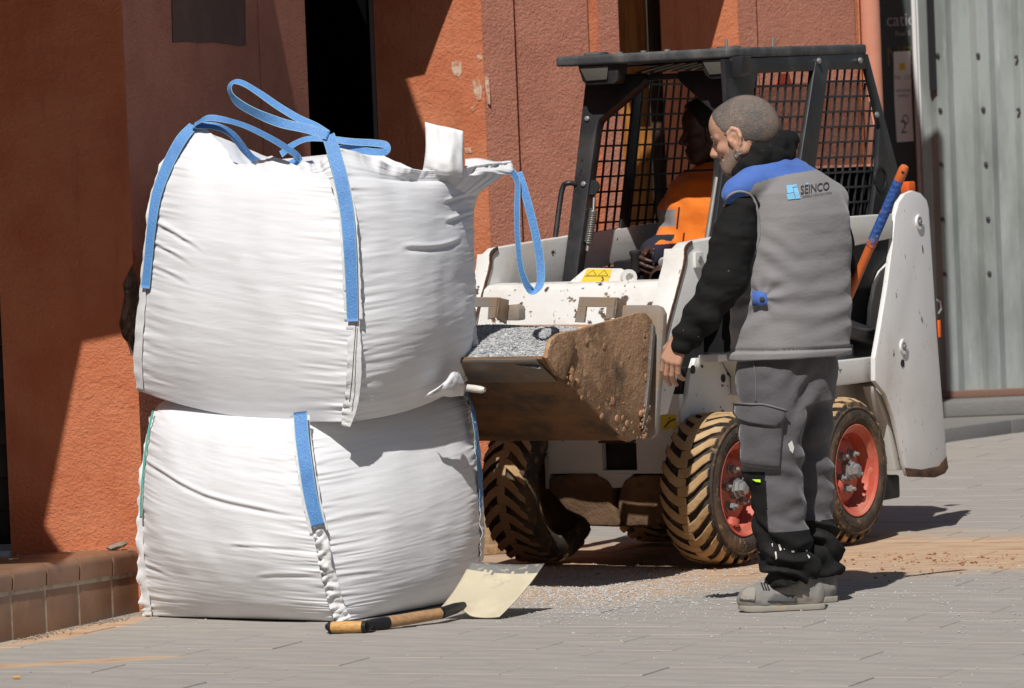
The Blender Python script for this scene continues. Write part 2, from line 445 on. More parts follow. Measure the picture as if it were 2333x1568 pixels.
# second pilaster, with a groove and an orange stripe
ddir = (P5 - P4).normalized(); dn = Vector((ddir.y, -ddir.x, 0)); Ld = (P5 - P4).length
def dface(o, dr, nn, name, t0, t1, inset, m):
    a, b = o + dr * t0 - nn * inset, o + dr * t1 - nn * inset
    return face_prism(name, [a + up * -.03, b + up * -.03, b + up * TOP, a + up * TOP], .06, m)
def tx(o, dr, nn, x): p = at_plane(x, 60, o, nn); return (Vector((p.x, p.y, 0)) - o).dot(dr)
ta, tb, tc_ = tx(P4, ddir, dn, 1176), tx(P4, ddir, dn, 1341), tx(P4, ddir, dn, 1366)
dface(P4, ddir, dn, 'brown_pilaster_face', .002, ta - .012, 0, MATS['brown_render'])
dface(P4, ddir, dn, 'brown_pilaster_face', ta - .012, ta + .012, .03, MATS['brown_render'])
dface(P4, ddir, dn, 'brown_pilaster_face', ta + .012, tb, .006, MATS['brown_render'])
dface(P4, ddir, dn, 'orange_stripe', tb, tc_, .022, MATS['orange_render'])
dface(P4, ddir, dn, 'brown_pilaster_face', tc_, Ld, .002, MATS['brown_render'])
E0, E1, E2 = wpt(1395, 60, 24.05), wpt(1476, 60, 24.05), wpt(1508, 60, 24.05)
wbox('amber_door', E0 + Vector((-.25, .12, 0)), E1 + Vector((0, .12, 0)), .05, -.02, TOP, MATS['amber_wood'])
wbox('door_jamb', E1 + Vector((.002, .1, 0)), E2 + Vector((0, .1, 0)), .05, -.02, TOP, MATS['dark_wood'])
face_prism('door_reveal', [P6 + up * -.03, P7 + up * -.03, P7 + up * TOP, P6 + up * TOP], .06, MATS['orange_render'])
hdir = (P8 - P7).normalized(); hn = Vector((hdir.y, -hdir.x, 0)); Lh = (P8 - P7).length
t1 = tx(P7, hdir, hn, 1728); t2 = tx(P7, hdir, hn, 1950)
dface(P7, hdir, hn, 'brown_pilaster_face', .002, t1 - .012, 0, MATS['brown_render'])
dface(P7, hdir, hn, 'brown_pilaster_face', t1 - .012, t1 + .012, .03, MATS['brown_render'])
dface(P7, hdir, hn, 'brown_pilaster_face', t1 + .012, t2, .006, MATS['brown_render'])
dface(P7, hdir, hn, 'orange_stripe', t2, Lh, .02, MATS['orange_render'])
_cx = at_y(1964, 200, 27.2).x
wbox('side_return', P8 + Vector((.0, .03, 0)), Vector((_cx + .02, 27.35, 0)), .25, -.03, TOP, MATS['orange_render'])
# solid mass behind the faces, so that no daylight leaks round the panels
for p, q in ((A0, P1), (P6, P7)):
    prism('masonry_core', [p + Vector((.0, .055, -.03)) - BO, q + Vector((-.07, .055, -.03)) - BO, q + Vector((-.07, .055, TOP)) - BO, p + Vector((0, .055, TOP)) - BO], (0, .5, 0), MATS['dark_void'], bld)
# scuffs and chips of the render on the reveal: thin flakes of filler
def patch(name, quad_px, nplane, p0, m, lift=.0025):
    n = Vector(nplane)
    pts = [at_plane(x, y, Vector(p0) + n * lift, n) - BO for x, y in quad_px]
    return prism(name, pts, -n * .004, m, bld)
mat('filler_pale', (.62, .47, .36), .9, layers=(((.5, .2, .1), 40, .46, .58, S1),), bumps=((90, .003, S1),))
for k, poly in enumerate((((1029, 143), (1040, 136), (1051, 142), (1052, 165), (1045, 176), (1036, 172), (1030, 160)),
                          ((1076, 182), (1090, 178), (1098, 200), (1096, 228), (1088, 228), (1080, 212)),
                          ((1072, 246), (1082, 240), (1084, 250), (1076, 256)),
                          ((1086, 126), (1096, 124), (1099, 136), (1090, 140)),
                          ((1104, 176), (1112, 172), (1116, 205), (1117, 238), (1111, 236), (1106, 200)),
                          ((1058, 338), (1072, 336), (1074, 348), (1062, 350)))):
    patch('chipped_spot', poly, (0, -1, 0), P4, MATS['filler_pale'])
# slab added above the picture, outline shaped to throw slanting shade on the piers
ZC = 2.62
def cast(p):                                  # the slab point whose shadow falls on p
    p = Vector(p); t = (ZC - p.z) / -SUN.z; return p - SUN * t
edge = [Vector((-4.2, 14.8, ZC)), Vector((-2.02, 14.9, ZC)), Vector((-2.02, 15.3, ZC)), cast(onA(92, 1252)), cast(onA(188, 782)), cast(onA(278, 764)),
        cast(P1 + up * .98), cast(P2 + up * 1.35)]
onC = lambda x, y: at_plane(x, y, P4, Vector((0, 1, 0)))
edge += [cast(onC(*q)) for q in ((862, 395), (905, 225), (924, 180), (968, 171), (1003, 75), (1036, -10))] + [cast(onC(1045, -40))]
edge += [Vector((edge[-1].x, P4.y - .01, ZC)), Vector((P3.x - .3, P3.y + 1.2, ZC)), Vector((-4.2, P3.y + 1.2, ZC))]
prism('added_shade_slab', [p - BO for p in edge], (0, 0, .12), MATS['orange_render'], bld)
onF = lambda x, y: at_plane(x, y, P6, Vector((0, 1, 0)))
edge2 = [cast(onF(1652, -5)), cast(onF(1620, 112)), cast(onF(1560, 190)), cast(onF(1425, 190))]
edge2 = [Vector((edge2[0].x, P6.y - .005, ZC))] + edge2 + [Vector((edge2[-1].x, P6.y + .1, ZC))]
prism('added_door_shade_slab', [p - BO for p in edge2], (0, 0, .10), MATS['orange_render'], bld)  # second added slab, cut to shade the upper door and its reveal

# the rest of the street, beside and behind the camera: it keeps much of the open sky off the shaded walls
mat('street_render', (.34, .25, .19), .9, bumps=((60, .004, S1),), layers=(((.26, .18, .13), 3, .45, .65, S1, 'noise', .7),))
mat('street_window', (.03, .035, .04), .1, spec=.6)
def street_house(nm, lo, hi, face, lab):
    e = empty(nm, (lo[0], lo[1], 0)); o_ = Vector((lo[0], lo[1], 0))
    box('wall', Vector(lo) - o_, Vector(hi) - o_, MATS['street_render'], e)
    wz = 1.0
    while wz + 1.6 < hi[2]:
        if face == 'x':
            y = lo[1] + 1.0
            while y + 1.1 < hi[1]:
                box('window', Vector((hi[0] - .02, y, wz)) - o_, Vector((hi[0] + .03, y + 1.0, wz + 1.5)) - o_, MATS['street_window'], e); y += 2.4
        else:
            x = lo[0] + 1.0
            while x + 1.1 < hi[0]:
                box('window', Vector((x, hi[1] - .02, wz)) - o_, Vector((x + 1.0, hi[1] + .03, wz + 1.5)) - o_, MATS['street_window'], e); x += 2.4
        wz += 3.0
    tag(e, lab, 'building')
street_house('street_house', (-12, -2, -.02), (-4.3, 13.5, 9.5), 'x', 'brown rendered house along the street before the orange pier')
street_house('street_house', (-14, -14, -.02), (16, -6, 12), 'y', 'long brown rendered house across the street behind the viewer')

# ------------------------------------------------------------------ dark shop front left of the first pier
lf = empty('neighbouring_shutter', (A0.x - .5, 17.4, 0))
tag(lf, 'dark metal shutter at the left edge beside the orange pier', 'shutter')
for k in range(24):
    box('slat', (-.6, -.02, .26 + k * .12), (.498, .03, .26 + k * .12 + .119), MATS['black_trim'], lf, .004)

# ------------------------------------------------------------------ tiled step
q0, q1 = at_z(25, 1460), at_z(322, 1394)
sdir = (q1 - q0).normalized(); sn = Vector((sdir.y, -sdir.x, 0))
if sn.y > 0: sn = -sn
step = empty('tiled_step', q0); tag(step, 'low step clad in brown ceramic tiles in front of the orange pier', 'step')
onS = lambda x, y: at_plane(x, y, q0, sn) - q0
def sl(x, ya, yb): return ya + (yb - ya) * (x - 25) / (322 - 25)
jx = [-130, -52, 25, 103, 178.5, 254, 321]
inv = -sn
for k in range(6):
    xa, xb = jx[k] + 2.0, jx[k + 1] - 2.0
    a = onS(xa, sl(xa, 1357, 1311)); b = onS(xb, sl(xb, 1357, 1311))
    a2, b2 = Vector((a.x, a.y, -.03)), Vector((b.x, b.y, -.03))
    prism('riser_tile', [a2, b2, b, a], inv * .02, MATS['step_tile'], step, .003)
    # bull-nosed edge tile: profile swept along the step
    zg0, zg1 = onS(xa, sl(xa, 1345.5, 1301)), onS(xb, sl(xb, 1345.5, 1301))
    zt0, zt1 = onS(xa, sl(xa, 1296, 1249)), onS(xb, sl(xb, 1296, 1249))
    V, Fc = [], []
    prof = []
    R = .028
    for (lo, hi) in ((zg0, zt0), (zg1, zt1)):
        ring = [lo + inv * -.006, hi - up * R + inv * -.006]
        for q in range(1, 6):
            an = q / 6 * math.pi / 2
            ring.append(hi - up * R + inv * (-.006 + R * (1 - math.cos(an))) + up * (R * math.sin(an)))
        ring += [hi + inv * (R - .006), hi + inv * .30, hi + inv * .30 - up * .02, lo + inv * .05]
        V += ring
    n = len(V) // 2
    Fc = [(i, (i + 1) % n, n + (i + 1) % n, n + i) for i in range(n)] + [tuple(range(n - 1, -1, -1)), tuple(range(n, 2 * n))]
    mesh('nosing_tile', V, Fc, MATS['step_tile'], step, autosmooth=35)
ga, gb = onS(-130, sl(-130, 1297, 1250)), onS(321, sl(321, 1297, 1250))
gpts = [Vector((ga.x, ga.y, -.03)) + inv * .0012, Vector((gb.x, gb.y, -.03)) + inv * .0012, gb + inv * .0012 - up * .030, ga + inv * .0012 - up * .030]
prism('mortar_core', gpts, inv * 1.1, MATS['grout'], step)
top = [ga + inv * .29 - up * .004, gb + inv * .01 - up * .006, gb + inv * .9 - up * .004, ga + inv * .9 - up * .004]
prism('tread', top, (0, 0, -.03), MATS['step_tile'], step)

# ------------------------------------------------------------------ right background: pavement edge, plinth, sheet hoarding, shop window
k0, k1 = at_z(2080, 1019), at_z(2420, 972)
kd = (k1 - k0).normalized()
k0 -= kd * 1.2; k1 += kd * 6
back = Vector((-kd.y, kd.x, 0))
sw = prism('raised_sidewalk', [k0 + back * .09, k1 + back * .09, k1 + back * 9, k0 + back * 9], (0, 0, .068), MATS['sidewalk'])
tag(sw, kind='structure')
kerb = empty('kerb', k0); tag(kerb, kind='structure')
for i in range(11):
    a = kd * (i * .75 + .003); b = kd * (i * .75 + .747)
    prism('kerb_block', [a + up * -.03, b + up * -.03, b + back * .088 + up * -.03, a + back * .088 + up * -.03], (0, 0, .105), MATS['kerb_stone'], kerb, .008)
HD = 27.0
hx0, hx1 = at_y(2112, 600, HD).x, at_y(2333, 600, HD).x + 1.2
hoard = empty('sheet_hoarding', (hx0, HD, .07))
tag(hoard, 'pale grey corrugated sheet hoarding with dark bolts at the right edge', 'hoarding')
HO = Vector((hx0, HD, .07))
V, Fc = [], []
prof = []
x = .0
per = .235
while x < hx1 - hx0:
    for dx, dy in ((0, 0), (.05, 0), (.085, -.035), (.15, -.035), (.185, 0)):
        prof.append((x + dx, dy))
    x += per
zs = [.10 + 5.0 * i / 12 for i in range(13)]
for z in zs:
    for (px_, py_) in prof: V.append((px_, py_ + .006 * nz((px_, 0, z), 1.7, 3), z))
n = len(prof)
for i in range(len(zs) - 1):
    for j in range(n - 1): Fc.append((i * n + j, i * n + j + 1, (i + 1) * n + j + 1, (i + 1) * n + j))
mesh('corrugated_sheet', V, Fc, MATS['pale_sheet'], hoard)
box('base_rail', (-.2, -.05, .085), (hx1 - hx0, .03, .125), MATS['plinth_brown'], hoard, .004)
box('plinth', (-.2, -.42, -.0), (hx1 - hx0, .05, .083), MATS['kerb_stone'], hoard, .01)
for (bx, by) in ((2136, 125), (2142, 250), (2145, 375), (2148, 500), (2153, 625), (2228, 125), (2240, 248), (2246, 373), (2251, 498), (2254, 622), (2315, 130), (2320, 250)):
    p = at_y(bx, by, HD - .04) - HO
    lathe('bolt', [(0, .012), (.006, .012), (.014, .006)], p, (0, -1, 0), MATS['bolt_dark'], hoard, 8)
# salmon corner column
cx0, cx1 = at_y(1964, 200, 24.6).x, at_y(2013, 200, 24.6).x
col_ = lathe('salmon_column', [(-.02, (cx1 - cx0) / 2), (TOP, (cx1 - cx0) / 2)], (0, 0, 0), (0, 0, 1), MATS['salmon_paint'], None, 24, 60)
col_.location = ((cx0 + cx1) / 2, 24.66, 0)
tag(col_, 'smooth salmon painted column behind the cab of the loader', 'column')
# shop window
wx0, wx1, wx2 = at_y(2008, 300, 27.25).x, at_y(2086, 300, 27.25).x, at_y(2112, 300, 27.25).x
win = empty('shop_window', (wx0, 27.25, .07)); tag(win, 'narrow dark shop window with a white frame and paper notice', 'window')
WO = Vector((wx0, 27.25, .07))
box('pane', (-.1, .02, .05), (wx1 - wx0, .03, 4.5), MATS['shop_glass'], win)
box('interior', (-.1, .5, .0), (wx1 - wx0 + .1, .55, 4.5), MATS['dark_void'], win)
for k, (a, b) in enumerate(((0, .022), (.026, .044), (.048, .064))):
    box('frame_profile', (wx1 - wx0 + a, -.03 + .008 * k, .0), (wx1 - wx0 + b, .04, 4.5), MATS['white_frame'], win, .004)
bs0, bs1 = at_y(2113, 100, 27.0).x - wx0, at_y(2128, 100, 27.0).x - wx0
zb_ = at_y(2120, 206, 27.0).z - .07
box('black_seal', (bs0, -.31, zb_), (bs1, -.27, 4.5), MATS['black_trim'], win)
def txt(name, s, size, m, parent, loc, rot=(math.pi / 2, 0, 0), ext=.0008, align='LEFT', shear=0, sx=1.0):
    cu = bpy.data.curves.new(name, 'FONT'); cu.body = s; cu.size = size; cu.extrude = ext; cu.align_x = align; cu.shear = shear
    o = bpy.data.objects.new(name, cu); C.objects.link(o)
    dg = bpy.context.evaluated_depsgraph_get()
    me = bpy.data.meshes.new_from_object(o.evaluated_get(dg)); me.name = name
    bpy.data.objects.remove(o); bpy.data.curves.remove(cu)
    o = bpy.data.objects.new(name, me); C.objects.link(o); me.materials.clear(); me.materials.append(m)
    o.parent = parent; o.location = loc; o.rotation_euler = rot; o.scale = (sx, 1, 1)
    return o
def wloc(x, y): p = at_y(x, y, 27.25) - WO; return (p.x, .017, p.z)
txt('lettering', 'catio', .105, MATS['glass_letter'], win, wloc(2020, 60), sx=.82)
txt('lettering', 'Real E', .04, MATS['glass_letter'], win, wloc(2040, 82), sx=.9)
txt('lettering', 'ND', .155, MATS['letter_gold'], win, wloc(2020, 150), sx=.72)
def on_win(x, y, lift): p = at_y(x, y, 27.25) - WO; return Vector((p.x, lift, p.z))
pn = prism('paper_notice', [on_win(*q, .014) for q in ((2036, 118), (2074, 116), (2078, 240), (2082, 322), (2044, 324), (2038, 230))], (0, -.003, 0), MATS['paper_grey'], win)
pn['label'] = 'grey paper notice taped inside the shop window'
prism('tape', [on_win(*q, .010) for q in ((2049, 146), (2062, 143), (2063, 158), (2050, 160))], (0, -.002, 0), MATS['yellow_tape'], win)
prism('tape', [on_win(*q, .0105) for q in ((2050, 158), (2062, 156), (2060, 184), (2053, 184))], (0, -.002, 0), MATS['paper_white'], win)
txt('lettering', 'FIXAR CARTELL', .034, MATS['print_dark'], win, tuple(on_win(2039, 182, .0105)), sx=.66)
txt('lettering', 'RESPONSABLE', .022, MATS['print_dark'], win, tuple(on_win(2042, 210, .0105)), sx=.66)
txt('lettering', 'EMPRESA', .022, MATS['print_dark'], win, tuple(on_win(2047, 222, .0105)), sx=.66)
lz = txt('lettering', '2', .11, MATS['print_dark'], win, tuple(on_win(2052, 304, .0105)), sx=.7)
lo_ = txt('lettering', 'O', .08, MATS['print_dark'], win, tuple(on_win(2056, 284, .0105)), sx=.6)

# ------------------------------------------------------------------ gravel trench at the foot of the far wall
gz = lambda x, y, dep: at_y(x, y, dep)
ge = empty('gravel_trench', (P4.x, 20.7, 0)); tag(ge, 'gravel trench edged with concrete strips along the orange wall', 'trench')
xa, xb = -.55, .35
box('edging', (xa, 0, -.03), (xb, .07, .060), MATS['concrete'], ge, .006)
box('gravel_fill', (xa, .071, -.03), (xb, .42, .052), MATS['gravel_bed'], ge)
box('edging', (xa, .421, -.03), (xb, .50, .088), MATS['concrete'], ge, .006)
box('gravel_fill', (xa, .501, -.03), (xb, .897, .084), MATS['gravel_bed'], ge)
for k, (x, y, L, w, h, a, lab) in enumerate(((1130, 1222, .55, .10, .035, .25, 'pale short board lying nearest the concrete edging'),
                                             (1128, 1240, .62, .11, .036, .32, 'middle wooden board on the ground behind the lower bag'),
                                             (1140, 1262, .70, .12, .034, .45, 'front wooden board on the ground beside the shaded tyre'))):
    p = at_z(x, y)
    b = box('wooden_board', (-L / 2, -w / 2, 0), (L / 2, w / 2, h), MATS['board_wood'], None, .004)
    b.location = (p.x, p.y + w / 2, 0); b.rotation_euler = (0, 0, a)
    tag(b, lab, 'board', 'boards on the ground')
# ------------------------------------------------------------------ array noise
def _h(ix, iy, iz, seed):
    n = (ix * 374761393 + iy * 668265263 + iz * 2147483647 + seed * 1274126177) & 0xffffffff
    n = ((n ^ (n >> 13)) * 1274126177) & 0xffffffff
    n = (n ^ (n >> 16)) & 0xffff
    return n / 32767.5 - 1.0
def vn(x, y, z=0.0, seed=0):
    """smooth value noise, -1..1, on arrays"""
    x, y, z = np.broadcast_arrays(np.asarray(x, float), np.asarray(y, float), np.asarray(z, float))
    ix, iy, iz = [np.floor(q).astype(np.int64) for q in (x, y, z)]
    fx, fy, fz = x - ix, y - iy, z - iz
    fx, fy, fz = [q * q * q * (q * (q * 6 - 15) + 10) for q in (fx, fy, fz)]
    r = 0
    for a in (0, 1):
        for b in (0, 1):
            for c in (0, 1):
                w = (fx if a else 1 - fx) * (fy if b else 1 - fy) * (fz if c else 1 - fz)
                r = r + w * _h(ix + a, iy + b, iz + c, seed)
    return r
def fbm(x, y, z=0.0, seed=0, o=4):
    r = 0; a = 1.0
    for k in range(o):
        r = r + a * vn(np.asarray(x) * 2 ** k, np.asarray(y) * 2 ** k, np.asarray(z) * 2 ** k, seed + k); a *= .5
    return r
def grid_faces(nr, nc, wrap=False):
    F = []
    for i in range(nr - 1):
        for j in range(nc if wrap else nc - 1):
            j2 = (j + 1) % nc
            F.append((i * nc + j, i * nc + j2, (i + 1) * nc + j2, (i + 1) * nc + j))
    return F

mat('bag_fabric', (.78, .785, .81), .55, spec=.35, sheen=.15, bumps=((10, .0012, (1, 1, 5)), (40, .0005, (.5, .5, 5)), (420, .0004, S1)),
    layers=(((.72, .72, .74), 2.5, .45, .7, S1, 'noise', .6), ((.52, .49, .45), 7, .62, .8, (1, 1, 2), 'noise', .35)))
mat('bag_seam', (.72, .72, .73), .6, spec=.3, bumps=((120, .0012, S1),))
mat('webbing_blue', (.10, .27, .60), .55, spec=.45, bumps=((700, .0008, S1), (160, .0012, S1, 'voronoi')), layers=(((.22, .44, .78), 190, .52, .66, S1, 'noise', .7), ((.07, .19, .46), 12, .5, .7, S1, 'noise', .6)))
mat('webbing_edge', (.26, .46, .56), .6)
mat('stitch_black', (.03, .03, .03), .6)
mat('green_edge', (.10, .36, .30), .6)
mat('spout_film', (.62, .60, .55), .35, bumps=((18, .004, S1),))

def pxl(pts): return [at_y(x, y, d) for x, y, d in pts]
def ribbon_geo(path, width, nrm, thick=.0022, nseg=40, arch=.0, ruffle=0.0, seed=1, cols=5):
    """band along path; nrm: one outward normal or a list to blend along the path"""
    P = spline(path, nseg); V, Fc, MI = [], [], []
    ns = nrm if isinstance(nrm, list) else [nrm, nrm]
    ws = width if isinstance(width, list) else [width, width]
    def pick(a, t):
        k = t * (len(a) - 1); i = min(int(k), len(a) - 2); return a[i] * (1 - (k - i)) + a[i + 1] * (k - i)
    ns = [Vector(q).normalized() for q in ns]
    for side in (1, -1):
        for i, p in enumerate(P):
            t = (P[min(i + 1, nseg)] - P[max(i - 1, 0)]).normalized()
            n = pick(ns, i / nseg); w = t.cross(n).normalized(); n = w.cross(t).normalized()
            wd = pick(ws, i / nseg)
            for c in range(cols):
                q = ((-.5, -.45, 0, .45, .5)[c] if cols == 5 else c / (cols - 1) - .5)
                lift = arch * (1 - 4 * q * q) + ruffle * noise.noise(Vector((i / nseg * 26 + seed, q * 2.2, seed * 1.7))) * (.3 + abs(q + .5))
                V.append(p + w * (q * wd * (1 + (.12 * noise.noise(Vector((i / nseg * 31, seed, q))) if ruffle else 0))) + n * (lift + side * thick / 2))
    R = nseg + 1
    for s in (0, 1):
        for i in range(nseg):
            for c in range(cols - 1):
                a = s * R * cols + i * cols + c
                f = (a, a + 1, a + cols + 1, a + cols)
                Fc.append(f if s == 0 else f[::-1]); MI.append(1 if c in (0, cols - 2) else 0)
    o = R * cols
    for i in range(nseg):
        for c in (0, cols - 1):
            a = i * cols + c; Fc.append((a, a + cols, a + cols + o, a + o)); MI.append(1)
    for i in (0, nseg):
        for c in range(cols - 1):
            a = i * cols + c; Fc.append((a, a + 1, a + 1 + o, a + o)); MI.append(0)
    return V, Fc, MI
def ribbon(name, path, width, nrm, mats, parent, org, **kw):
    V, Fc, MI = ribbon_geo([Vector(p) - org for p in path], width, nrm, **kw)
    if len(mats) == 1: MI = [0] * len(MI)
    return mesh(name, V, Fc, None, parent, smooth=True, mats=mats, midx=MI)
def arr_spline(pts, ts):
    """points given at parameters 0..1 evenly -> array at ts"""
    P = np.array([tuple(p) for p in pts]); n = len(P) - 1
    P = np.vstack([2 * P[0] - P[1], P, 2 * P[-1] - P[-2]])
    t = np.clip(ts, 0, 1) * n; k = np.minimum(t.astype(int), n - 1); f = (t - k)[:, None]
    a, b, c, d = P[k], P[k + 1], P[k + 2], P[k + 3]
    return .5 * (2 * b + (c - a) * f + (2 * a - 5 * b + 4 * c - d) * f ** 2 + (3 * b - a - 3 * c + d) * f ** 3)

def bag_body(name, corners, bulge, rims, seed, parent, org, creases=(), open_top=True, nv=230, sag=None):
    """corners: 4 seam polylines L,F,R,B bottom to top; bulge(v array) ; rims: dz function for each side"""
    vs = np.linspace(0, 1, nv) ** 1.0
    cs = [arr_spline([tuple(Vector(p) - org) for p in c], vs) for c in corners]
    cen = sum(c.mean(0) for c in cs) / 4
    cols = []
    for k in range(4):
        A, B = cs[k], cs[(k + 1) % 4]
        ns = (210, 190, 40, 40)[k]
        s = np.linspace(0, 1, ns, endpoint=False)
        mid = (A + B) / 2
        d = (B - A); d[:, 2] = 0; d /= np.linalg.norm(d, axis=1)[:, None]
        n = np.stack([d[:, 1], -d[:, 0], np.zeros(nv)], 1)
        sg = np.sign(((mid - cen) * n).sum(1).mean()); n *= sg
        P = A[:, None, :] * (1 - s)[None, :, None] + B[:, None, :] * s[None, :, None]
        q = 1 - np.abs(2 * s - 1) ** 2.8
        b = bulge(vs, k)
        SS, VV = np.meshgrid(s, vs)
        corner = np.abs(2 * SS - 1)
        fine = vn(SS * 7 + k * 9, VV * 110, 0, seed) * (.0005 + .0032 * corner ** 4)
        fine += vn(SS * 3.2 + k * 5, VV * 46 + SS * 3 * (1 if k else -1), 0, seed + 3) * (.0004 + .0042 * corner ** 5)
        fine += np.maximum(0, vn(SS * 2.2 + k * 3, VV * 30, 0, seed + 5)) ** 2 * .0013
        lump = fbm(SS * 2.6 + k * 7, VV * 2.6, 0, seed + 9, 3) * .008
        lump += vn(SS * 5 + k, VV * 7, 0, seed + 13) * .006 * VV + (vn(SS * 6.5 + k * 3, VV * 4 + SS * 3, 0, seed + 15) * .016 * np.clip((VV - .70) / .15, 0, 1) if open_top else 0)
        amp = np.minimum(1, q * 4 + .25)
        for (ck, s0, s1, v0, v1, dep) in creases:
            if ck != k: continue
            vc = v0 + (v1 - v0) * (SS - s0) / (s1 - s0) + .008 * np.sin(SS * 9)
            win = np.clip((SS - s0) / .05, 0, 1) * np.clip((s1 - SS) / .12, 0, 1)
            x = (VV - vc) / .009
            fine += win * dep * (np.exp(-(x - .9) ** 2) - .9 * np.exp(-(x + .7) ** 2))
        D = b[:, None] * q[None, :] + (fine + lump * np.sin(np.clip(VV, 0, 1) * 3.1) ** .4) * amp
        P = P + n[:, None, :] * D[:, :, None]
        wt = np.clip((VV - .78) / .22, 0, 1); wt = wt * wt * (3 - 2 * wt)
        if rims and rims[k] is not None:
            P[:, :, 2] += wt * np.interp(s, *rims[k])[None, :]
            ruf = vn(SS * 16 + k, VV * 3, 0, seed + 21) * .010 + vn(SS * 42, VV * 2, 0, seed + 23) * .004
            P += n[:, None, :] * (ruf * wt ** 2)[:, :, None]
        if sag: P[:, :, 2] += sag(SS, VV, k)
        cols.append(P)
    G = np.concatenate(cols, 1); nc = G.shape[1]
    rows = [G[i] for i in range(nv)]
    c0 = G[-1].mean(0)
    if open_top:                                # fabric turns over at the rim and falls inside
        for t, dz in ((.006, .002), (.02, -.01), (.06, -.05), (.2, -.11), (.5, -.16), (.8, -.17), (.99, -.17)):
            q = G[-1] * (1 - t) + c0 * t; q[:, 2] = (G[-1][:, 2] * (1 - t) + (c0[2]) * t) + dz; rows.append(q)
    else:
        for t, dz in ((.06, .018), (.16, .034), (.35, .045), (.6, .05), (.85, .05), (.99, .05)):
            q = G[-1] * (1 - t) + c0 * t; q[:, 2] += dz; rows.append(q)
    cb = G[0].mean(0)
    low = []
    for t in (.97, .6, .25, .06):
        q = G[0] * (1 - t) + cb * t; low.append(q)
    rows = low + rows
    V = np.concatenate(rows); F = grid_faces(len(rows), nc, True)
    o = mesh(name, V.tolist(), F, MATS['bag_fabric'], parent, smooth=True)
    return o

# ---------------- lower bag
lo_L = pxl([(338, 1407, 17.14), (326, 1320, 17.12), (321, 1220, 17.1), (324, 1110, 17.1), (334, 1010, 17.12), (352, 935, 17.16), (385, 905, 17.22)])
lo_F = pxl([(785, 1419, 16.62), (768, 1375, 16.60), (744, 1300, 16.57), (727, 1225, 16.56), (706, 1110, 16.57), (690, 1010, 16.61), (684, 950, 16.68)])
lo_R = pxl([(1082, 1372, 17.33), (1096, 1290, 17.33), (1099, 1210, 17.33), (1096, 1110, 17.33), (1086, 1010, 17.34), (1074, 930, 17.36), (1058, 888, 17.38)])
lo_B = [a + c - b for a, b, c in zip(lo_L, lo_F, lo_R)]
for q in (lo_L, lo_F, lo_R, lo_B): q[0].z = .004
org1 = Vector((sum(p[0].x for p in (lo_L, lo_F, lo_R, lo_B)) / 4, sum(p[0].y for p in (lo_L, lo_F, lo_R, lo_B)) / 4, 0))
bag1 = empty('bulk_bag', org1)
tag(bag1, 'bulging white woven bulk bag standing on the paving, under the other bag', 'bulk bag', 'white bulk bags')
bul1 = lambda v, k: (.100 * np.sin(np.clip(v * 1.02, 0, 1) * math.pi) ** .55 + .012) * (1, .95, .7, .7)[k]
bag_body('fabric_body', [lo_L, lo_F, lo_R, lo_B], bul1, None, 4, bag1, org1, open_top=False,
         creases=((0, .02, .92, .60, .555, .005), (0, .6, 1.0, .40, .43, .003), (1, .0, .35, .55, .53, .0025), (0, .0, .25, .23, .2, .003), (0, .7, 1., .27, .30, .003), (1, .0, .25, .3, .28, .003)))
nF = (-.15, -1, .05); nL = (-.9, -.5, 0); nR = (.85, -.55, 0)
mid = lambda pts, dy: [p + Vector((0, dy, 0)) for p in pts]
ribbon('webbing_strap', mid(pxl([(684, 938, 16.60), (689, 1000, 16.57), (697, 1060, 16.545), (706, 1120, 16.535), (716, 1165, 16.53), (725, 1197, 16.53)]), -.012), .048, nF, [MATS['webbing_blue'], MATS['webbing_edge']], bag1, org1, nseg=40)
ribbon('seam_flap', mid(pxl([(722, 1196, 16.545), (736, 1245, 16.55), (742, 1290, 16.56), (756, 1335, 16.575), (768, 1380, 16.59), (783, 1414, 16.60)]), -.012), [.034, .05, .045, .055, .05, .06], nF, [MATS['bag_seam']], bag1, org1, nseg=60, ruffle=.026, seed=3, cols=7)
ribbon('seam_flap', mid(pxl([(683, 945, 16.63), (689, 1005, 16.6), (698, 1070, 16.57), (712, 1150, 16.56), (727, 1215, 16.56)]), -.006), .066, nF, [MATS['bag_seam']], bag1, org1, nseg=40, ruffle=.004, seed=9)
ribbon('seam_flap', pxl([(345, 950, 17.13), (331, 1030, 17.1), (322, 1110, 17.08), (319, 1200, 17.08), (322, 1290, 17.09), (331, 1370, 17.11), (336, 1405, 17.12)]), [.018, .02, .022, .026, .03, .045, .04], (-.55, -.85, 0), [MATS['bag_seam']], bag1, org1, nseg=60, ruffle=.016, seed=5)
ribbon('green_edging', pxl([(349, 935, 17.10), (338, 985, 17.08), (329, 1050, 17.06), (322, 1130, 17.05), (321, 1180, 17.05)]), .008, (-.5, -.85, 0), [MATS['green_edge']], bag1, org1, nseg=30)
ribbon('webbing_strap', pxl([(1062, 893, 17.3), (1078, 935, 17.27), (1086, 1000, 17.25), (1093, 1065, 17.25), (1096, 1120, 17.25), (1097, 1162, 17.25)]), .045, (.96, -.27, 0), [MATS['webbing_blue'], MATS['webbing_edge']], bag1, org1, nseg=40, ruffle=.004, seed=2)
ribbon('seam_flap', pxl([(1060, 892, 17.31), (1082, 960, 17.28), (1094, 1080, 17.26), (1099, 1200, 17.26), (1098, 1280, 17.27)]), .05, (.97, -.22, 0), [MATS['bag_seam']], bag1, org1, nseg=50, ruffle=.012, seed=8)

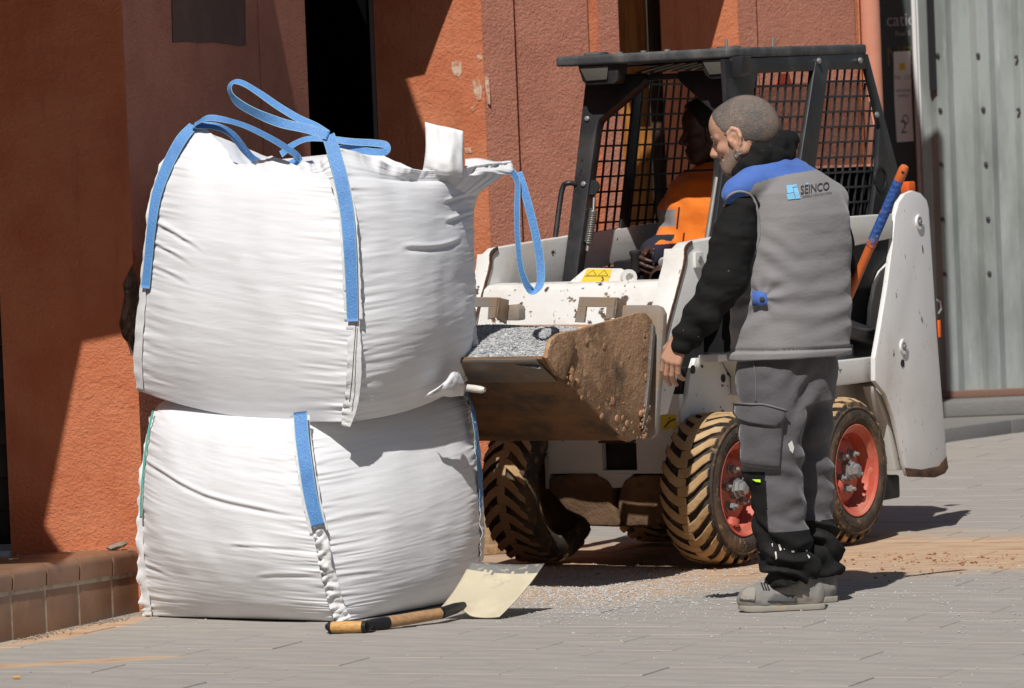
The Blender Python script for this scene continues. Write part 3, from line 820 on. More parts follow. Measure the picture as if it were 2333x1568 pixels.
# ---------------- upper bag
up_L = pxl([(322, 893, 17.14), (317, 800, 17.1), (322, 700, 17.08), (331, 600, 17.08), (340, 520, 17.08), (355, 430, 17.1), (388, 350, 17.12), (440, 288, 17.14)])
up_F = pxl([(790, 962, 16.6), (808, 880, 16.56), (812, 790, 16.54), (806, 700, 16.54), (800, 590, 16.55), (793, 480, 16.58), (772, 400, 16.62), (752, 345, 16.66)])
up_R = pxl([(1082, 852, 17.33), (1078, 790, 17.33), (1081, 710, 17.33), (1080, 620, 17.33), (1080, 540, 17.33), (1082, 470, 17.33), (1112, 405, 17.3), (1166, 370, 17.26)])
up_B = [a + c - b for a, b, c in zip(up_L, up_F, up_R)]
for i, p in enumerate(up_B): p.z = max(p.z, .84 + .1 * i); p.z = min(p.z, 1.62)
org2 = Vector((org1.x, org1.y, .78))
bag2 = empty('bulk_bag', org2)
tag(bag2, 'open white bulk bag with loose blue lifting loops, stacked on top of the other', 'bulk bag', 'white bulk bags')
bul2 = lambda v, k: (.070 * np.sin(np.clip(v * 1.16 + .02, 0, 1) * math.pi) ** .5 + .02) * (1, 1.0, .7, .7)[k]
rimL = ([0, .10, .2, .34, .43, .52, .60, .70, .80, .93, 1], [0, .0, -.035, -.105, -.095, -.07, -.052, -.062, -.075, -.045, 0])
rimF = ([0, .06, .14, .25, .36, .50, .60, .72, .85, 1], [0, .012, .0, -.025, -.045, -.05, -.045, -.03, -.012, 0])
rimR = ([0, .5, 1], [0, -.1, 0]); rimB = ([0, .5, 1], [0, -.09, 0])
def sag2(S, V, k):                              # the front corner sags over the lower bag
    return -.03 * (1 - V) ** 8 * (np.sin(S * math.pi) if k < 2 else 0)
bag_body('fabric_body', [up_L, up_F, up_R, up_B], bul2, [rimL, rimF, rimR, rimB], 31, bag2, org2, sag=sag2,
         creases=((0, .0, .35, .60, .53, .005), (0, .0, .3, .43, .40, .004), (1, .25, .75, .58, .575, .006), (1, .6, 1.0, .66, .68, .006), (1, .6, 1., .74, .77, .006), (0, .0, .3, .52, .47, .004)))
blue = [MATS['webbing_blue'], MATS['webbing_edge']]
ribbon('webbing_strap', pxl([(331, 657, 17.03), (338, 590, 17.03), (346, 510, 17.03), (358, 440, 17.05), (384, 372, 17.07), (413, 318, 17.09), (441, 286, 17.11)]), [.038, .036, .038, .045, .05, .05, .04], (-.55, -.8, .1), blue, bag2, org2, nseg=50)
ribbon('webbing_strap', mid(pxl([(803, 732, 16.53), (801, 650, 16.53), (797, 560, 16.535), (790, 480, 16.56), (776, 405, 16.59), (760, 345, 16.63), (748, 308, 16.66)]), -.008), [.038, .042, .046, .048, .05, .048, .045], (-.1, -1, .15), blue, bag2, org2, nseg=60)
ribbon('seam_flap', mid(pxl([(801, 660, 16.55), (805, 740, 16.55), (808, 810, 16.55), (806, 880, 16.57), (796, 935, 16.59), (788, 972, 16.6)]), -.012), [.05, .045, .05, .05, .05, .03], nF, [MATS['bag_seam']], bag2, org2, nseg=50, ruffle=.012, seed=4)
ribbon('seam_flap', mid(pxl([(770, 400, 16.6), (790, 480, 16.57), (798, 570, 16.545), (802, 660, 16.54), (806, 730, 16.54)]), -.004), .062, nF, [MATS['bag_seam']], bag2, org2, nseg=50, ruffle=.003, seed=14)
ribbon('stitch_line', mid(pxl([(812, 735, 16.54), (807, 800, 16.54), (803, 860, 16.55), (797, 915, 16.57)]), -.022), .0028, nF, [MATS['stitch_black']], bag2, org2, nseg=30)
ribbon('seam_flap', pxl([(436, 292, 17.13), (380, 365, 17.1), (350, 440, 17.07), (338, 530, 17.05), (329, 620, 17.05), (321, 710, 17.06), (314, 800, 17.08), (318, 892, 17.12)]), [.02, .03, .03, .03, .03, .035, .04, .03], (-.6, -.8, 0), [MATS['bag_seam']], bag2, org2, nseg=70, ruffle=.010, seed=6)
ribbon('seam_flap', pxl([(1078, 700, 17.3), (1080, 770, 17.3), (1087, 830, 17.28), (1078, 866, 17.27)]), [.02, .03, .045, .03], (.7, -.7, 0), [MATS['bag_seam']], bag2, org2, nseg=30, ruffle=.014, seed=11)
# lifting loops
lp = ribbon('lifting_loop', pxl([(744, 305, 16.66), (716, 287, 16.68), (676, 268, 16.70), (630, 240, 16.72), (590, 212, 16.74), (555, 191, 16.75), (533, 187, 16.76), (523, 203, 16.76), (538, 230, 16.75), (580, 256, 16.72), (640, 280, 16.69), (700, 294, 16.66), (748, 309, 16.645)]),
            .034, [(.2, -.9, .5), (.1, -.75, .75), (.1, -.6, .8), (.2, -.5, .85), (-.3, -.4, .9), (-.95, -.3, .1), (-.3, -.75, -.4), (.1, -.95, .3), (.1, -.95, .4)], blue, bag2, org2, nseg=110)
lp['label'] = 'blue loop standing high above the front corner'
ribbon('lifting_loop', pxl([(441, 287, 17.1), (470, 270, 17.05), (510, 273, 17.05), (560, 288, 17.1), (610, 312, 17.16), (650, 336, 17.22), (680, 362, 17.28), (640, 380, 17.3), (590, 370, 17.25), (560, 345, 17.18), (530, 308, 17.12), (495, 289, 17.08), (444, 285, 17.09)]),
       .030, [(.2, -.75, .6), (.1, -.7, .7), (.2, -.8, .5), (.2, -.85, .4), (.2, -.9, .3), (.2, -.7, .6)], blue, bag2, org2, nseg=100)
ribbon('lifting_loop', pxl([(640, 352, 17.5), (668, 330, 17.48), (700, 317, 17.45), (740, 316, 17.42), (800, 323, 17.4), (850, 326, 17.38), (879, 331, 17.37), (877, 346, 17.36), (840, 345, 17.38), (790, 337, 17.42), (750, 345, 17.48)]),
       .026, [(0, -.85, .5), (0, -.75, .6), (0, -.9, .35), (.2, -.9, .1), (0, -.95, .1), (0, -.9, .3)], blue, bag2, org2, nseg=90)
lp = ribbon('lifting_loop', pxl([(1168, 392, 17.22), (1179, 415, 17.2), (1178, 480, 17.18), (1180, 550, 17.17), (1189, 620, 17.16), (1210, 662, 17.16), (1230, 648, 17.17), (1231, 600, 17.18), (1219, 530, 17.19), (1203, 465, 17.2), (1190, 420, 17.21), (1180, 393, 17.22)]),
            .030, [(-.8, -.6, 0), (-.75, -.65, 0), (-.8, -.6, 0), (-.5, -.7, .5), (.2, -.9, .2), (.25, -.95, 0), (.25, -.95, 0)], blue, bag2, org2, nseg=100)
lp['label'] = 'blue loop hanging from the torn right corner'
# fold of cloth squeezed out between the two bags, and the film spout beside it
def patch_grid(name, rows, m, parent, org, n=16, thick=.003, ruffle=0.0, seed=0):
    R = [spline([Vector(p) - org for p in r], n) for r in rows]
    Rn = 14
    V = []
    for j in range(n + 1):
        colp = spline([r[j] for r in R], Rn)
        for i, p in enumerate(colp): V.append(p + Vector((0, -ruffle * noise.noise(Vector((i * .35 + seed, j * .35, seed))), 0)))
    F = grid_faces(n + 1, Rn + 1)
    o = mesh(name, V, F, m, parent, smooth=True)
    md = o.modifiers.new('thickness', 'SOLIDIFY'); md.thickness = thick
    return o
patch_grid('folded_flap', [pxl([(968, 908, 16.86), (1000, 902, 16.9), (1030, 903, 16.98), (1056, 900, 17.08)]),
                           pxl([(975, 898, 16.84), (1008, 884, 16.86), (1035, 886, 16.93), (1058, 884, 17.03)]),
                           pxl([(1005, 882, 16.9), (1025, 862, 16.9), (1042, 862, 16.95), (1056, 872, 17.02)]),
                           pxl([(1020, 866, 16.95), (1030, 850, 16.94), (1040, 848, 16.97), (1046, 853, 17.0)])], MATS['bag_seam'], bag1, org1, ruffle=.02, seed=2)
sp = pxl([(1050, 880, 17.22), (1062, 883, 17.2), (1085, 886, 17.18), (1098, 888, 17.17), (1105, 888, 17.165)])
tube('film_spout', [p - org1 for p in sp], [.014, .017, .017, .016, .010], MATS['spout_film'], bag1, 14, .85)
pp_ = patch_grid('document_pouch', [pxl([(968, 278, 17.02), (1000, 286, 17.03), (1030, 292, 17.04), (1055, 299, 17.05)]),
                                    pxl([(970, 330, 17.01), (1000, 336, 16.995), (1030, 340, 17.0), (1056, 345, 17.04)]),
                                    pxl([(966, 372, 17.0), (1000, 376, 16.97), (1030, 384, 16.98), (1057, 388, 17.03)]),
                                    pxl([(962, 392, 17.01), (1000, 398, 16.99), (1030, 402, 16.99), (1055, 404, 17.04)])], MATS['paper_white'], bag2, org2, thick=.0015, ruffle=.012, seed=5)
pp_['label'] = 'white paper sheet sticking up from the rim'
patch_grid('torn_flap', [pxl([(1060, 362, 17.2), (1090, 360, 17.22), (1130, 368, 17.24), (1164, 366, 17.26)]),
                         pxl([(1058, 385, 17.12), (1090, 383, 17.13), (1130, 385, 17.18), (1172, 388, 17.24)]),
                         pxl([(1040, 396, 17.1), (1080, 400, 17.1), (1120, 396, 17.16), (1168, 398, 17.23)])], MATS['bag_seam'], bag2, org2, ruffle=.012, seed=7)
# ------------------------------------------------------------------ skid steer loader (local: x forward, y to the visible side, z up)
mat('loader_white', (.72, .715, .69), .42, spec=.5, bumps=((60, .0008, S1),),
    layers=(((.56, .52, .45), 2.6, .5, .72, S1, 'noise', .7), ((.50, .36, .24), 5.5, .60, .74, S1, 'noise', .5), ((.10, .06, .04), 24, .655, .675, S1), ((.15, .08, .05), 60, .68, .70, S1)))
mat('chipped_white', (.74, .73, .70), .45, spec=.5, bumps=((30, .001, S1),),
    layers=(((.55, .47, .38), 4, .5, .7, S1, 'noise', .7), ((.095, .06, .045), 15, .605, .635, S1), ((.24, .13, .07), 34, .63, .66, S1)))
mat('tower_white', (.74, .735, .73), .4, spec=.5,
    layers=(((.62, .60, .55), 3, .5, .7, S1, 'noise', .6), ((.55, .46, .36), 7, .62, .76, S1, 'noise', .45), ((.06, .045, .04), 20, .645, .66, (1, 1, .5)), ((.1, .07, .05), 42, .655, .67, (2.5, 1, .5)), ((.5, .42, .32), 3.0, .58, .75, (1, 1, .4), 'noise', .5)))
mat('edge_rust', (.13, .065, .035), .85, bumps=((60, .003, S1),), layers=(((.06, .035, .025), 25, .45, .6, S1), ((.4, .33, .27), 30, .62, .68, S1)))
mat('cab_black', (.020, .020, .023), .42, spec=.5, layers=(((.10, .095, .09), 5, .50, .78, S1, 'noise', .6), ((.25, .24, .22), 60, .70, .76, S1, 'noise', .5)))
mat('roof_grey', (.055, .057, .062), .55, layers=(((.16, .155, .145), 9, .46, .7, S1, 'noise', .8), ((.14, .075, .035), 26, .64, .72, S1, 'noise', .7)), bumps=((50, .002, S1),))
mat('engine_black', (.014, .014, .015), .55, layers=(((.07, .06, .05), 6, .55, .75, S1, 'noise', .6),))
mat('mud_guard', (.13, .075, .04), .92, bumps=((25, .012, S1), (110, .003, S1)), layers=(((.26, .15, .07), 4, .46, .64, S1), ((.06, .04, .028), 8, .52, .68, S1, 'noise', .7)))
mat('rubber', (.052, .040, .030), .9, bumps=((40, .004, S1),), layers=(((.24, .14, .07), 7, .48, .70, S1, 'noise', .75), ((.38, .24, .13), 26, .56, .68, S1, 'noise', .7)))
mat('rubber_side', (.055, .043, .033), .85, bumps=((60, .002, S1),), layers=(((.27, .155, .08), 5, .44, .66, S1, 'noise', .8), ((.40, .23, .12), 30, .58, .68, S1, 'noise', .8)))
mat('tread_clay', (.44, .28, .135), .93, bumps=((45, .005, S1), (160, .002, S1)), layers=(((.52, .36, .20), 8, .45, .62, S1), ((.10, .07, .05), 18, .66, .74, S1), ((.36, .15, .06), 30, .66, .74, S1)))
mat('rim_red', (.50, .085, .050), .55, bumps=((40, .001, S1),), layers=(((.60, .27, .20), 5, .42, .68, S1, 'noise', .85), ((.66, .46, .38), 22, .60, .72, S1, 'noise', .7)))
mat('steel_grey', (.30, .30, .30), .5, metal=.5, layers=(((.42, .38, .34), 20, .5, .65, S1, 'noise', .7),))
mat('spring_steel', (.42, .41, .38), .35, metal=.8)
mat('bucket_rust', (.175, .092, .042), .62, metal=.15, bumps=((18, .005, S1), (90, .002, (1, 1, 1))),
    layers=(((.060, .042, .030), 5, .44, .64, (1.5, 1, 1)), ((.22, .11, .048), 9, .50, .66, (1, 1, 2), 'noise', .8), ((.36, .22, .12), 40, .62, .72, (3, 1, .4), 'noise', .6)))
mat('bucket_side', (.25, .14, .075), .8, bumps=((12, .010, S1), (40, .008, S1), (110, .004, S1)),
    layers=(((.075, .055, .040), 5, .52, .66, (1.6, 1, .7)), ((.42, .245, .135), 4, .46, .60, S1), ((.50, .32, .19), 22, .54, .64, S1, 'noise', .8), ((.10, .07, .05), 40, .60, .68, (2.5, 1, .3), 'noise', .7)))
mat('worn_steel', (.17, .155, .14), .45, metal=.5, bumps=((30, .002, S1),), layers=(((.27, .18, .11), 8, .48, .66, S1, 'noise', .8), ((.34, .33, .32), 25, .6, .7, S1, 'noise', .7)))
mat('tach_grey', (.30, .28, .255), .6, metal=.2, bumps=((40, .002, S1),), layers=(((.36, .24, .145), 6, .46, .64, S1, 'noise', .85), ((.10, .08, .065), 22, .62, .70, S1, 'noise', .7)))
mat('clay_wet', (.40, .225, .125), .95, bumps=((60, .006, S1),), layers=(((.30, .155, .08), 16, .45, .62, S1), ((.50, .29, .16), 30, .56, .68, S1, 'noise', .7)))
mat('lamp_lens', (.10, .094, .082), .3, spec=.6, bumps=((240, .001, (1, .05, .05)),))
mat('olive_glass', (.13, .125, .095), .12, spec=.6, alpha=.35)
mat('safety_orange', (.75, .13, .02), .6)
mat('triangle_red', (.38, .04, .015), .5)
mat('sticker_yellow', (.72, .52, .045), .5, layers=(((.6, .52, .36), 26, .58, .68, S1, 'noise', .7),))
mat('sticker_ink', (.05, .045, .03), .6)
mat('seat_vinyl', (.016, .016, .017), .6)

w1 = at_z(1645, 1290)
MANG = math.radians(-122)
MFW, MSD = Vector((math.cos(MANG), math.sin(MANG), 0)), Vector((-math.sin(MANG), math.cos(MANG), 0))
MO = Vector((w1.x, w1.y, 0)) - MSD * .40
loader = empty('skid_steer_loader', MO, MANG)
tag(loader, 'dirty white skid steer loader with black cab and a raised bucket of gravel', 'loader')
MINV = (Matrix.Translation(MO) @ Matrix.Rotation(MANG, 4, 'Z')).inverted()
LC = MINV @ CL; MR = MINV.to_3x3()
def ml(x, y, ax, val):
    d = MR @ ray(x, y); return LC + d * ((val - LC[ax]) / d[ax])
def mlp(x, y, p, n):
    d = MR @ ray(x, y); n = Vector(n); return LC + d * ((Vector(p) - LC).dot(n) / d.dot(n))
YV = Vector((0, 1, 0))

# ---- wheels
def wheel_proto():
    w = empty('wheel')
    R, hw = .272, .105
    prof = [(-hw + .012, .172), (-hw + .002, .185), (-hw - .006, .215), (-hw - .002, .245), (-hw + .016, .265), (-hw + .05, R), (0, R + .004), (hw - .05, R), (hw - .016, .265), (hw + .002, .245), (hw + .006, .215), (hw - .002, .185), (hw - .012, .172)]
    V, Fc = lathe_geo(prof, (0, 0, 0), (0, 1, 0), 72)
    Fc = Fc[:-2]
    mesh('tyre', V, Fc, MATS['rubber'], w, smooth=True)
    V, Fc = lathe_geo([(hw + .0015, .187), (hw + .0075, .192), (hw + .0095, .216), (hw + .007, .236), (hw + .0035, .2445)], (0, 0, 0), (0, 1, 0), 72)
    mesh('sidewall', V, Fc[:-2], MATS['rubber_side'], w, smooth=True)
    V, Fc = lathe_geo([(hw + .003, .243), (hw + .008, .247), (hw + .003, .2535), (hw - .002, .254)], (0, 0, 0), (0, 1, 0), 72)
    mesh('shoulder_ring', V, Fc[:-2], MATS['rubber'], w, smooth=True)
    # chevron lugs, two staggered rows
    NL = 25; parts = []
    for side in (1, -1):
        for k in range(NL):
            th0 = 2 * math.pi * (k + (.5 if side < 0 else 0)) / NL + .004 * math.sin(k * 5.1 + side)
            line = [(-.018, -.008), (.022, -.004), (.052, .016), (.080, .044), (.104, .070)]   # (y, arc) from the centre outwards
            wid = [.0165, .0185, .0195, .0190, .016]
            VV = []
            for (yy, arc), wd in zip(line, wid):
                drop = .024 * max(0, (yy - .06) / .05) ** 2
                for q, (da, h) in enumerate(((-wd - .003, -.006), (-wd, .018), (wd, .018), (wd + .003, -.006))):
                    r = R + h - drop * (1 if h > 0 else 1.0)
                    th = th0 + side * 0 + (arc + da) / R
                    VV.append((math.cos(th) * r, side * yy, math.sin(th) * r))
            FF = []
            for i in range(4):
                for q in range(3): FF.append((i * 4 + q, i * 4 + q + 1, i * 4 + q + 5, i * 4 + q + 4))
            FF += [(0, 1, 2, 3), (16, 17, 18, 19)]
            parts.append((VV, FF))
    V, Fc = join_geo(parts)
    bm = bmesh.new(); me = bpy.data.meshes.new('t'); me.from_pydata([tuple(v) for v in V], [], Fc); bm.from_mesh(me)
    bmesh.ops.recalc_face_normals(bm, faces=bm.faces)
    es = [e for e in bm.edges if len(e.link_faces) == 2 and e.calc_face_angle(0) > .6 and min(math.hypot(v.co.x, v.co.z) for v in e.verts) > R + .0 - .03]
    bmesh.ops.bevel(bm, geom=es, offset=.0035, segments=1, affect='EDGES', clamp_overlap=True)
    lug = bm_obj('tread_lugs', bm, MATS['tread_clay'], w, autosmooth=30)
    lug.data.materials.append(MATS['rubber'])
    for p in lug.data.polygons:
        c = p.center; rd = Vector((c.x, 0, c.z)).normalized()
        if p.normal.dot(rd) < .55: p.material_index = 1
    # rim: lip, well, disc
    prof = [(hw - .020, .150), (hw - .002, .176), (hw + .004, .184), (hw + .006, .180), (hw + .001, .174), (hw - .022, .163), (hw - .035, .157), (hw - .075, .150), (hw - .078, .135), (hw - .058, .124), (hw - .050, .112), (hw - .050, .060), (hw - .046, .052), (hw - .046, .001)]
    V, Fc = lathe_geo(prof, (0, 0, 0), (0, 1, 0), 56); mesh('rim', V, Fc[:-2], MATS['rim_red'], w, autosmooth=50)
    V, Fc = lathe_geo([(-hw, .175), (-hw + .06, .17), (-hw + .06, .001)], (0, 0, 0), (0, 1, 0), 32); mesh('inner_disc', V, Fc[:-2], MATS['mud_guard'], w, smooth=True)
    lathe('hub', [(hw - .05, .042), (hw - .022, .042), (hw - .020, .034), (hw - .006, .033), (hw - .004, .026), (hw + .012, .026), (hw + .016, .018)], (0, 0, 0), (0, 1, 0), MATS['steel_grey'], w, 6, 20)
    for k in range(5):
        a = 2 * math.pi * k / 5 + .35
        p = (math.cos(a) * .074, 0, math.sin(a) * .074)
        V, Fc = join_geo([lathe_geo([(hw - .052, .022), (hw - .046, .022), (hw - .044, .0165), (hw - .024, .0165), (hw - .020, .012)], p, (0, 1, 0), 6),
                          lathe_geo([(hw - .03, .008), (hw - .008, .008), (hw - .006, .006)], p, (0, 1, 0), 10)])
        mesh('lug_nut', V, Fc, MATS['steel_grey'], w, autosmooth=30)
    # valve guard loop welded to the well
    va = -1.0; c = Vector((math.cos(va) * .135, hw - .05, math.sin(va) * .135)); tg = Vector((-math.sin(va), 0, math.cos(va)))
    pts = [c + tg * -.028, c + tg * -.028 + YV * .03, c + tg * -.012 + YV * .045, c + tg * .012 + YV * .045, c + tg * .028 + YV * .03, c + tg * .028]
    V, Fc, _ = ribbon_geo(pts, .03, Vector((math.cos(va), 0, math.sin(va))).cross(Vector((0, 0, 0)) + tg) * 0 + Vector((0, 1, .01)), thick=.004, nseg=20)
    mesh('valve_guard', V, Fc, MATS['rim_red'], w, smooth=True)
    tube('valve', [c + YV * .0, c + YV * .035], .006, MATS['steel_grey'], w, 8)
    # raised sidewall lettering
    parts = []
    for word, a0 in (('HEAVY DUTY', 1.9), ('HEAVY DUTY', -1.25)):
        for i, ch in enumerate(word):
            if ch == ' ': continue
            cu = bpy.data.curves.new('c', 'FONT'); cu.body = ch; cu.size = .026; cu.extrude = .0015; cu.align_x = 'CENTER'; cu.resolution_u = 2
            o = bpy.data.objects.new('c', cu); C.objects.link(o)
            me2 = bpy.data.meshes.new_from_object(o.evaluated_get(bpy.context.evaluated_depsgraph_get()))
            a = a0 - i * .092
            rd = Vector((math.cos(a), 0, math.sin(a))); tn = Vector((math.sin(a), 0, -math.cos(a))) * -1
            # seen from +y, x of the wheel runs to the left
            parts.append(([rd * (.205 + v.co.y) - tn * v.co.x * 1.0 + YV * (hw + .0095 + v.co.z) for v in me2.vertices], [tuple(p.vertices) for p in me2.polygons]))
            bpy.data.objects.remove(o); bpy.data.curves.remove(cu); bpy.data.meshes.remove(me2)
    V, Fc = join_geo(parts); tag(mesh('sidewall_lettering', V, Fc, MATS['rubber_side'], w), kind='stuff')
    return w
def copy_tree(o, parent):
    c = o.copy(); C.objects.link(c); c.parent = parent
    for ch in list(o.children): copy_tree(ch, c)
    return c
wp = wheel_proto(); wp.parent = loader
WB = .914
for i, (a, y, rot) in enumerate(((0, .40, .2), (-WB, .40, -.55), (0, -.40, .9), (-WB, -.40, 1.6))):
    w = wp if i == 0 else copy_tree(wp, loader)
    w.location = (a, y, .2965); w.rotation_euler = (0, rot, 0 if y > 0 else math.pi)

# ---- lower body
L = loader
def lprism(name, pts, vec, m, bevel=.004): return prism(name, pts, vec, m, L, bevel)
def plate_y(name, px, y, th, m, bevel=.004):
    return lprism(name, [ml(a, b, 1, y) for a, b in px], (0, -th, 0), m, bevel)
def az(name, pts, y, th, m, bevel=.004):
    return lprism(name, [(a, y, z) for a, z in pts], (0, -th, 0), m, bevel)
# front plate with a square opening
bm = bmesh.new()
for lo, hi in (((.07, -.30, .36), (.10, -.052, .66)), ((.07, .102, .36), (.10, .30, .66)), ((.07, -.053, .478), (.10, .103, .66)), ((.07, -.053, .36), (.10, .103, .372))):
    box_bm(lo, hi, 0, bm)
bm_obj('front_plate', bm, MATS['loader_white'], L)
box('opening_back', (-.12, -.10, .34), (-.1, .15, .5), MATS['engine_black'], L)
prism('plate_lip', [(.085, -.05, .482), (.13, -.05, .478), (.13, .10, .478), (.085, .10, .482)], (0, 0, .008), MATS['edge_rust'], L, .002)
def lump_box(name, lo, hi, m, amp, seed, bev=.03):
    bm = box_bm(lo, hi, bev, seg=3)
    bmesh.ops.triangulate(bm, faces=bm.faces)
    bmesh.ops.subdivide_edges(bm, edges=bm.edges, cuts=3, use_grid_fill=True)
    for v in bm.verts:
        v.co += Vector((nz(v.co, 9, seed), nz(v.co, 9, seed + 5), nz(v.co, 9, seed + 9))) * amp
    o = bm_obj(name, bm, m, L); o.data.polygons.foreach_set('use_smooth', [True] * len(o.data.polygons)); return o
z3 = lambda x, y: ((1650 + x / 2.222) / 1.5187, (1450 + y / 2.222) / 1.5187)
def cast_lobe(pts, seed):
    bm = prism_bm([ml(*z3(x, y), 0, .125) for x, y in pts], (-.20, 0, 0), .022, seg=3)
    bmesh.ops.triangulate(bm, faces=bm.faces); bmesh.ops.subdivide_edges(bm, edges=bm.edges, cuts=3, use_grid_fill=True)
    for v in bm.verts: v.co += Vector((nz(v.co, 8, seed), nz(v.co, 8, seed + 5), nz(v.co, 8, seed + 9))) * .013
    o = bm_obj('axle_guard', bm, MATS['mud_guard'], L); o.data.polygons.foreach_set('use_smooth', [True] * len(o.data.polygons))
cast_lobe([(540, 450), (720, 425), (900, 432), (985, 470), (1012, 530), (1015, 650), (1060, 700), (1120, 830), (870, 830), (800, 750), (690, 690), (540, 560)], 1)
cast_lobe([(1130, 470), (1185, 432), (1520, 440), (1540, 700), (1480, 760), (1300, 830), (1125, 832), (1080, 760), (1078, 680), (1100, 560)], 2)
prism('plate_tongue', [ml(*z3(x, y), 0, .105) for x, y in ((915, 418), (1205, 418), (1115, 530), (1025, 530))], (-.02, 0, 0), MATS['loader_white'], L, .003)
box('belly', (-1.30, -.285, .17), (-.065, .285, .36), MATS['mud_guard'], L, .02)
box('body_core', (-1.28, -.285, .365), (.064, .285, .76), MATS['engine_black'], L, .01)
az('chain_case', [(.10, .30), (.10, .60), (.055, .655), (.035, .72), (-.015, .792), (-.20, .787), (-.275, .703), (-1.36, .703), (-1.36, .30)], .312, .022, MATS['loader_white'])
az('chain_case', [(.10, .30), (.10, .60), (-.015, .792), (-.20, .787), (-.275, .703), (-1.36, .703), (-1.36, .30)], -.29, .022, MATS['loader_white'])
for (x, y, r) in ((1579, 842, .017), (1660, 850, .010), (1648, 862, .016), (1672, 868, .005), (1600, 835, .006)):
    p = ml(x, y, 1, .314); lathe('bolt_hole', [(-.002, r), (.0015, r), (.0016, r * .7)], p, (0, 1, 0), MATS['engine_black'], L, 14)
lprism('fender_ledge', [(-.27, .314, .632), (-1.215, .314, .632), (-1.215, .455, .632), (-.27, .455, .632)], (0, 0, .098), MATS['loader_white'], .008)
az('fender_flange', [(-.03, .775), (-.20, .775), (-.29, .69), (-.45, .68), (-.45, .735), (-.30, .745), (-.215, .80), (-.03, .802)], .40, .085, MATS['loader_white'])
# tall rear tower (tail plate), traced on its plane
tw = [(2040, 492), (2048, 462), (2062, 442), (2080, 434), (2098, 440), (2112, 456), (2117, 475), (2135, 760), (2160, 1064), (2152, 1078), (2130, 1087), (2070, 1085), (2062, 1060), (2050, 1000), (2036, 945), (2018, 898), (1994, 868), (1994, 816), (2006, 748), (2022, 650), (2034, 560)]
plate_y('rear_tower', tw, .5, .022, MATS['tower_white'], .006)
plate_y('rust_skirt', [(2063, 1066), (2100, 1070), (2140, 1062), (2157, 1040), (2161, 1066), (2153, 1079), (2130, 1088.5), (2069, 1086.5)], .5015, .004, MATS['edge_rust'], .001)
plate_y('inner_fender', [(1990, 880), (2014, 905), (2036, 950), (2050, 1002), (2063, 1070), (2040, 1072), (2020, 960), (1995, 900)], .46, .05, MATS['loader_white'])
for (x, y, r1, r2) in ((2093, 506, .030, .017), (2057, 790, .030, .015)):
    p = ml(x, y, 1, .5)
    lathe('pivot_ring', [(0, r1), (.008, r1), (.008, r2 + .004), (.003, r2)], p, (0, 1, 0), MATS['tower_white'], L, 24)
    lathe('pivot_pin', [(0, r2), (.006, r2), (.007, r2 * .6), (.013, r2 * .6)], p, (0, 1, 0), MATS['steel_grey'], L, 12)
p = ml(2056, 828, 1, .5); lathe('tower_hole', [(-.002, .016), (.002, .016), (.0021, .010)], p, (0, 1, 0), MATS['engine_black'], L, 16)
p = ml(2134, 700, 1, .47); tube('tow_eye', [p + Vector((.0, 0, .03)), p + Vector((-.03, 0, .02)), p + Vector((-.04, 0, -.01)), p + Vector((-.01, 0, -.03))], .005, MATS['steel_grey'], L, 8)
box('tail_lamp', ml(2131, 730, 1, .47) + Vector((-.010, -.01, -.07)), ml(2131, 730, 1, .47) + Vector((.004, .02, .0)), MATS['safety_orange'], L, .003)
box('rear_bumper', (-1.66, -.45, .26), (-1.30, .40, .62), MATS['loader_white'], L, .02)
box('exhaust_box', (-1.45, .30, .145), (-1.28, .42, .24), MATS['engine_black'], L, .012)
box('engine_cover', (-1.64, -.42, .63), (-1.18, .36, 1.22), MATS['engine_black'], L, .02)
box('engine_side', (-1.30, -.30, .76), (-.45, .33, 1.16), MATS['engine_black'], L, .015)
plate_y('inner_tower', [(2009, 618), (2045, 580), (2060, 760), (2040, 790), (1983, 745), (1986, 698), (1996, 650)], .385, .02, MATS['loader_white'])
plate_y('inner_wall', [(1900, 790), (1975, 780), (2010, 790), (2010, 822), (1900, 838)], .36, .02, MATS['loader_white'])
box('rear_light_orange', ml(2064, 425, 1, .30) + Vector((-.03, -.03, -.03)), ml(2064, 425, 1, .30) + Vector((.03, .03, .02)), MATS['safety_orange'], L, .008)
# lift cylinder and hose
ca, cb = ml(1860, 722, 1, .42), ml(2012, 778, 1, .42)
tube('lift_cylinder', [ca, cb], .036, MATS['engine_black'], L, 20)
tube('hydraulic_hose', spline([ml(x, y, 1, .455) for x, y in ((1900, 728), (1935, 742), (1975, 752), (2003, 750), (2010, 765))], 24), .006, MATS['cab_black'], L, 8)
# ---- lift arms
arm = [(2034, 487), (1921, 495), (1760, 520), (1624, 543), (1576, 552), (1562, 566), (1559, 598), (1540, 672), (1518, 757), (1506, 850), (1497, 938), (1502, 947), (1522, 944), (1540, 880), (1565, 780), (1605, 705), (1680, 650), (1780, 605), (1936, 563), (2034, 543)]
plate_y('lift_arm', arm, .50, .065, MATS['loader_white'], .008)
apts = [ml(x, y, 1, .5) for x, y in arm]
az('lift_arm', [(p.x, p.z) for p in apts], -.355, .045, MATS['loader_white'], .008)
